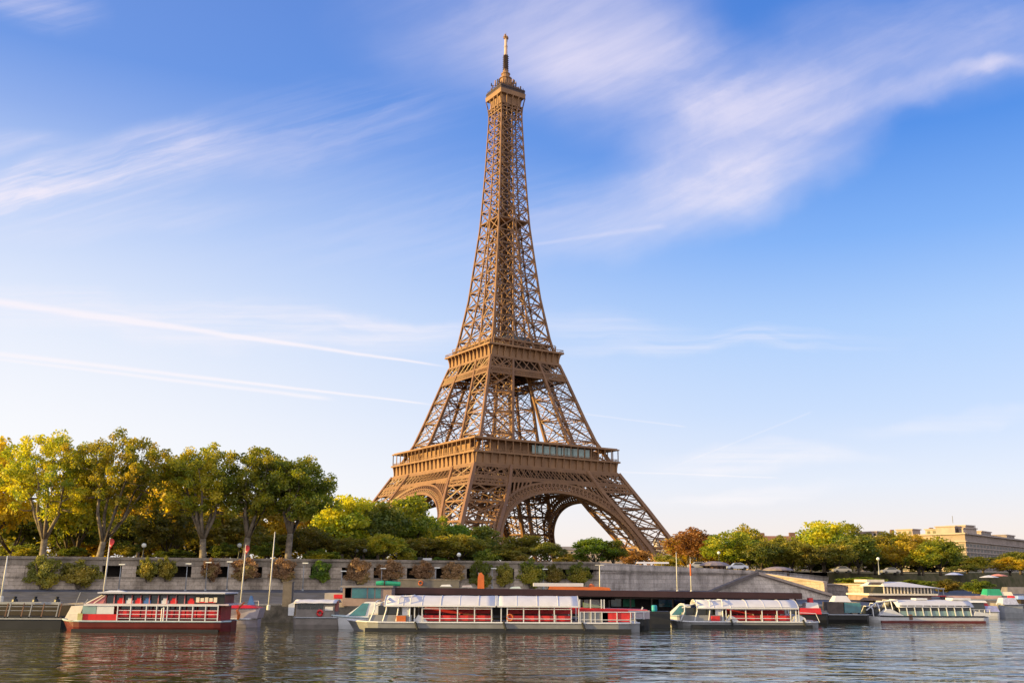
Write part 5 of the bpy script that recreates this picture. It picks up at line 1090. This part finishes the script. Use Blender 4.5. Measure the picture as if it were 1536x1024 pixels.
# --- landing stage under the long dark roof
st = Boat('landing_stage', 'long low landing stage under a straight dark brown roof behind the white boats', 'landing stage', 900, 125); x, z = st.x, st.z
A_, C_ = Vector((x(572), 0, 0)), Vector((x(1232), 9, 0)); za, zb = at(572, 885, 125).z, at(1232, 893.5, 134).z
def rbeam(B, u0, u1, y0_, y1_, dz0, dz1):
    vs = []
    for u in (u0, u1):
        p = A_.lerp(C_, u); zz1 = za + (zb - za) * u
        for y, h in ((y0_, dz0), (y1_, dz0), (y1_, dz1), (y0_, dz1)): vs.append((p.x, p.y + y, zz1 + h))
    B.add(vs, [(0, 3, 2, 1), (4, 5, 6, 7), (0, 1, 5, 4), (1, 2, 6, 5), (2, 3, 7, 6), (3, 0, 4, 7)])
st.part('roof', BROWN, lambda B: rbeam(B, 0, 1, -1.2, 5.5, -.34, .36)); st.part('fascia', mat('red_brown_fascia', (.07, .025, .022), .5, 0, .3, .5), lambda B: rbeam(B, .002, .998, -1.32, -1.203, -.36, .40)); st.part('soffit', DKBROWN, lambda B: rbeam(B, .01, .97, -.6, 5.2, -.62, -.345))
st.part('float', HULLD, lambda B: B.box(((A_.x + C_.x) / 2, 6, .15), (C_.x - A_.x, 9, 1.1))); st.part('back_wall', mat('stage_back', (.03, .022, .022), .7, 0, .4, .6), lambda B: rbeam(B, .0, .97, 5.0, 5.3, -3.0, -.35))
for i in range(20): st.part('post', DKBROWN, lambda B: (lambda p: B.beam((p.x, p.y - .6, .6), (p.x, p.y - .6, za + (zb - za) * i / 19.6 - .3), .18))(A_.lerp(C_, (i + .3) / 19.6)))
tw = [(.66, .695, TEAL), (.70, .73, GLASSD), (.54, .565, TEAL), (.57, .60, GREEN), (.76, .80, LBLUE), (.81, .86, GLASSD), (.46, .50, GLASSD), (.86, .875, GREEN), (.885, .90, TEAL), (.91, .925, GREEN), (.935, .95, TEAL)]
for u0, u1, m in tw: st.part('window', m, lambda B: rbeam(B, u0, u1, 4.85, 4.98, -1.7, -.75))
for i, u in enumerate((.03, .085, .16, .21, .40, .45, .33)): st.part('light_strip', mat('strip_pale', (.55, .42, .35), .5, 0, .2, 2), lambda B: rbeam(B, u, u + .03, -.2, -.1, -.5, -.42))
# things standing around the landing stage
sb = Boat('sail_banner', 'upright orange banner standing on the dark roof', 'banner', 721, 127); sb.part('cloth', ORANGE, lambda B: B.loft([[(-.48, -.05, sb.z(893)), (.42, -.05, sb.z(893)), (.42, .06, sb.z(893)), (-.48, .06, sb.z(893))], [(-.42, -.05, sb.z(866)), (.36, -.05, sb.z(863)), (.36, .06, sb.z(863)), (-.42, .06, sb.z(866))], [(-.25, -.04, sb.z(859)), (.02, -.04, sb.z(858)), (.02, .05, sb.z(858)), (-.25, .05, sb.z(859))]])); sb.part('pole', STEEL, lambda B: B.beam((-.5, .1, .5), (-.3, .1, sb.z(858)), .08))
pw = Boat('parapet_block', 'low grey concrete parapet with an orange life ring behind the dark roof', 'parapet', 640, 133); pw.part('block', mat('parapet_grey', (.17, .155, .145), .9, 0, .3, .8), lambda B: B.box(((pw.x(596) + pw.x(688)) / 2, .4, (pw.z(879) + pw.z(869.5)) / 2 - 1), (pw.x(688) - pw.x(596), .6, pw.z(869.5) - pw.z(879) + 2))); pw.part('life_ring', ORANGE, lambda B: B.tube([(pw.x(630) + .26 * math.cos(a), 0.05, pw.z(874) + .26 * math.sin(a)) for a in np.linspace(0, 6.28, 13)], .09, 6)); pw.part('coping', COPE, lambda B: B.box(((pw.x(596) + pw.x(688)) / 2, .4, pw.z(869)), (pw.x(688) - pw.x(596) + .2, .75, .12)))
ob = Boat('covered_barge', 'orange barge roof with a white top layer behind the dark roof', 'barge', 860, 133); x, z = ob.x, ob.z
ob.part('orange_roof', ORANGE, lambda B: B.prism([(x(822), z(888)), (x(916), z(886)), (x(914), z(880.5)), (x(896), z(879)), (x(884), z(880)), (x(824), z(879))], 'y', -1, 2)); ob.part('white_top', CANVAS, lambda B: B.box(((x(800) + x(875)) / 2, .6, z(876.5)), (x(875) - x(800), 2.6, z(874) - z(879)))); ob.part('deck', HULLD, lambda B: B.box(((x(800) + x(916)) / 2, .6, z(891)), (x(916) - x(800), 3, .5)))
for px in (848, 864, 888): ob.part('bump', ORANGE, lambda B: B.lathe([(.4, 0), (.35, .25), (.1, .4)], (x(px), .2, z(879.5)), 10))
for px, yy, lab in ((668, 876, 'small white dinghy cover on the dark roof left of the orange banner'), (773, 879, 'pale blue-grey cover on the dark roof right of the orange banner'), (700, 877, 'small mauve cover on the dark roof next to the orange banner')):
    q = Boat('dinghy_cover', lab, 'cover', px, 128); q.part('shell', (WHITE, LBLUE, PURPLE)[(668, 773, 700).index(px)], lambda B: B.loft([[(-.7, -.4, q.z(yy + 3)), (.7, -.4, q.z(yy + 3)), (.7, .4, q.z(yy + 3)), (-.7, .4, q.z(yy + 3))], [(-.55, -.3, q.z(yy + .5)), (.5, -.3, q.z(yy)), (.5, .3, q.z(yy)), (-.55, .3, q.z(yy + .5))]])); q.part('keel', STEEL, lambda B: B.box((0, 0, q.z(yy + 3.2)), (1.5, .9, .06)))
# red boat behind the stern of the long white boat
b = Boat('excursion_boat', 'low red boat with white frames half hidden behind the long white boat stern', 'boat', 915, 117); x, z = b.x, b.z
b.hull(x(850), x(972), 4.4, z(926), HULLD, .05, .1, .1, -.5, STEEL); b.part('side_panel', RED, lambda B: B.loft([[(x(852), -2, z(919)), (x(966), -2, z(922)), (x(966), 1.8, z(922)), (x(852), 1.8, z(919))], [(x(852), -2, z(910.5)), (x(968), -2, z(913)), (x(968), 1.8, z(913)), (x(852), 1.8, z(910.5))]])); b.part('lower_panel', REDSEAT, lambda B: B.box(((x(900) + x(944)) / 2, -2.1, z(922)), (x(944) - x(900), .1, z(917) - z(926))))
for px in (856, 868, 884, 900, 904): b.part('frame', WHITE, lambda B: B.beam((x(px), -1.9, z(912)), (x(px), -1.9, z(898)), .12)); b.part('roof', WHITE, lambda B: B.box(((x(852) + x(920)) / 2, 0, z(897.5)), (x(920) - x(852), 3.9, .14)))
b.part('front_cabin', GLASS, lambda B: B.box((x(890), .4, z(904.5)), (2.2, 2.2, .9))); b.rails(x(885), x(966), (-2.1,), (z(916.5),), .045, WHITE); b.posts([x(p) for p in (888, 902, 922, 942, 950, 962)], -2.1, z(927), z(916.5), .08, WHITE); b.part('stern_stair', PURPLE, lambda B: B.box((x(955), -1.9, z(920)), (2.4, .3, .9))); b.part('davit', WHITE, lambda B: B.beam((x(957), -1.9, z(918)), (x(961), -1.9, z(909)), .12))
bi = Boat('barrel', 'teal barrel standing between the two white open-sided boats', 'barrel', 982, 122); bi.part('drum', mat('teal_paint', (.02, .30, .40), .5, 0, .2, 1), lambda B: B.lathe([(.30, bi.z(916)), (.34, bi.z(914)), (.34, bi.z(909)), (.28, bi.z(907))], n=12)); bi.part('plinth', HULLD, lambda B: B.box((0, 0, bi.z(916) / 2 - .2), (3.4, 2.2, bi.z(916) + .4)))
# --- floating restaurant and small craft to the right
b = Boat('floating_restaurant', 'pale floating restaurant with a low white hipped roof and a long window band', 'restaurant boat', 1340, 176, .10); x, z = b.x, b.z
b.part('hull', mat('pink_hull', (.40, .32, .29), .6, 0, .3, .6), lambda B: B.box(((x(1300) + x(1428)) / 2, 4, .6), (x(1428) - x(1300), 9, 2.2))); b.part('lower_wall', mat('pink_brown_wall', (.34, .23, .20), .7, 0, .4, .8), lambda B: B.box(((x(1302) + x(1402)) / 2, 4, (z(899) + z(893)) / 2), (x(1402) - x(1302), 8, z(892) - z(900)))); b.part('saloon', GLASSD, lambda B: B.box(((x(1328) + x(1402)) / 2, 4, (z(890) + z(879)) / 2), (x(1402) - x(1328), 8, z(879) - z(890))))
for i in range(15): b.part('mullion', CREAM, lambda B: B.box((x(1328) + (x(1402) - x(1328)) * i / 14, -.05, (z(890) + z(879)) / 2), (.22, .12, z(879) - z(890))))
b.part('deck', CREAM, lambda B: B.box(((x(1300) + x(1408)) / 2, 3.6, z(891)), (x(1408) - x(1300), 9.2, .3))); b.part('roof', CANVAS, lambda B: B.loft([[(x(1325), -.9, z(879)), (x(1412), -.9, z(881)), (x(1412), 9, z(881)), (x(1325), 9, z(879))], [(x(1330), 1, z(873)), (x(1360), 1, z(872)), (x(1360), 7, z(872)), (x(1330), 7, z(873))]])); b.part('roof_box', CREAM, lambda B: B.box((x(1318), 3, z(870.8)), (x(1332) - x(1304), 5, z(869) - z(873)))); b.part('side_awning', STEEL, lambda B: B.box(((x(1404) + x(1424)) / 2, 3, z(882)), (x(1424) - x(1404), 6, .2)))
for px in (1406, 1414, 1422): b.part('awning_post', STEEL, lambda B: B.beam((x(px), 0.1, z(893)), (x(px), .1, z(882)), .14))
b.part('red_strip', RED, lambda B: B.box((x(1412), -.3, z(893)), (x(1424) - x(1402), .3, .16)))
pwall = thing('quay_wall', 'sunlit pinkish stone wall between the stair ramp and the floating restaurant', 'wall'); a_, c_ = at(1232, 877, 196), at(1338, 877, 183); Fp = Frame((a_.x, a_.y), (c_.x, c_.y))
slopecap(Fp, 0, Fp.L, -1, 0, 1.0, a_.z, 1.0, c_.z).build('wall_base', WALLP, pwall); slopecap(Fp, -.1, Fp.L, -1.2, .25, a_.z + .003, a_.z + .3, c_.z + .003, c_.z + .3).build('coping', LIMEW, pwall)
a_, c_ = at(1142, 861, 200), at(1236, 874, 190); Fq = Frame((a_.x, a_.y), (c_.x, c_.y)); pw2 = thing('quay_wall', 'sloping pinkish wall descending behind the right stair ramp', 'wall')
slopecap(Fq, 0, Fq.L, -1, 0, 1.0, a_.z, 1.0, c_.z).build('wall_base', WALLP, pw2); slopecap(Fq, -.1, Fq.L, -1.2, .25, a_.z + .003, a_.z + .3, c_.z + .003, c_.z + .3).build('coping', LIMEW, pw2)
def small_craft(label, px0, px1, d, yt, yk, m, parts, cat='boat', name='small_boat', rz=0.0):
    b = Boat(name, label, cat, (px0 + px1) / 2, d, rz); b.hull(b.x(px0), b.x(px1), min(4.0, (b.x(px1) - b.x(px0)) * .45), b.z(yt), m, .15, .08, .15, -.4, STEEL)
    for nm, mm, p0, p1, y0_, y1_, tp in parts:
        a, c = b.x(p0), b.x(p1); zz0, zz1 = b.z(y0_), b.z(y1_); k = min(.45, (c - a) * .18) * tp; wd = min(1.5, (c - a) * .3 + .4)
        b.part(nm, mm, lambda B: B.loft([[(a, -wd, zz0), (c, -wd, zz0), (c, wd, zz0), (a, wd, zz0)], [(a + k, -wd * (1 - .4 * tp), zz1), (c - k, -wd * (1 - .4 * tp), zz1), (c - k, wd * (1 - .4 * tp), zz1), (a + k, wd * (1 - .4 * tp), zz1)]]))
    return b
small_craft('small dark tug with a red and white wheelhouse right of the shorter white boat', 1192, 1240, 134, 919, 930, HULLD, [('deckhouse', RED, 1196, 1228, 920, 911, .2), ('wheelhouse', WHITE, 1206, 1226, 911, 903, .4), ('funnel', RED, 1213, 1219, 903, 896, .3), ('bow_box', LBLUE, 1210, 1222, 920, 914, .1)])
small_craft('dark barge with teal screens and a pointed pale tent', 1226, 1300, 140, 921, 930, HULLD, [('screen', mat('dark_screen', (.10, .075, .07), .6, 0, .4, 1), 1238, 1262, 920, 902, 0), ('tent', CANVAS, 1248, 1274, 902, 893, 1.0), ('teal_screen', TEAL, 1263, 1288, 918, 903, .1), ('bulwark', GREYB, 1228, 1250, 921, 915, .2), ('cream_crate', CREAM, 1276, 1284, 921, 914, .1)], 'barge', 'covered_barge')
small_craft('white motor cruiser with a blue and red striped cover behind the glazed white boat', 1440, 1496, 158, 917, 924, WHITE, [('cabin', GLASSD, 1446, 1474, 917, 903, .5), ('roof', WHITE, 1444, 1476, 903, 900, .4), ('striped_cover', mat('blue_cover', (.30, .32, .62), .7, 0, .3, 2), 1466, 1494, 917, 908, .6), ('red_panel', REDSEAT, 1466, 1480, 908, 904, .5)])
small_craft('brown moored work barge at the right edge of the photo', 1482, 1580, 166, 913, 922, DKBROWN, [('deck_load', GREYB, 1490, 1530, 913, 904, .4), ('white_box', WHITE, 1509, 1518, 909, 902, .1), ('shelter', DKBROWN, 1526, 1575, 913, 897, .1), ('blue_tarp', mat('blue_tarp', (.25, .35, .65), .7, 0, .3, 1), 1522, 1578, 898, 893, .6)], 'barge', 'work_barge')
small_craft('boat with a bright green cover high on the right bank', 1474, 1522, 184, 893, 899, GREYB, [('green_cover', GREEN, 1478, 1502, 893, 883, .7), ('pale_cover', CREAM, 1496, 1518, 893, 887, .5)])
small_craft('blue and white striped boat moored before the work barge', 1498, 1534, 160, 906, 914, STEEL, [('cover', mat('stripe_cover', (.45, .48, .68), .7, 0, .35, 3), 1500, 1524, 906, 896, .7), ('red_flag_box', RED, 1516, 1522, 897, 893, .2)])
small_craft('grey canopied boat at the right edge under the small yellow tree', 1504, 1570, 188, 892, 899, DKBROWN, [('canopy', mat('grey_canopy', (.20, .18, .19), .7, 0, .3, 1), 1508, 1568, 890, 880, .8)])
small_craft('long low pink-roofed barge behind the glazed white boat stern', 1414, 1510, 178, 899, 906, GREYB, [('roof', mat('pink_roof', (.45, .28, .26), .7, 0, .3, .8), 1416, 1500, 897, 893, .3), ('side', mat('barge_side', (.28, .25, .24), .7, 0, .4, 1), 1418, 1502, 904, 897, .0)], 'barge', 'covered_barge')
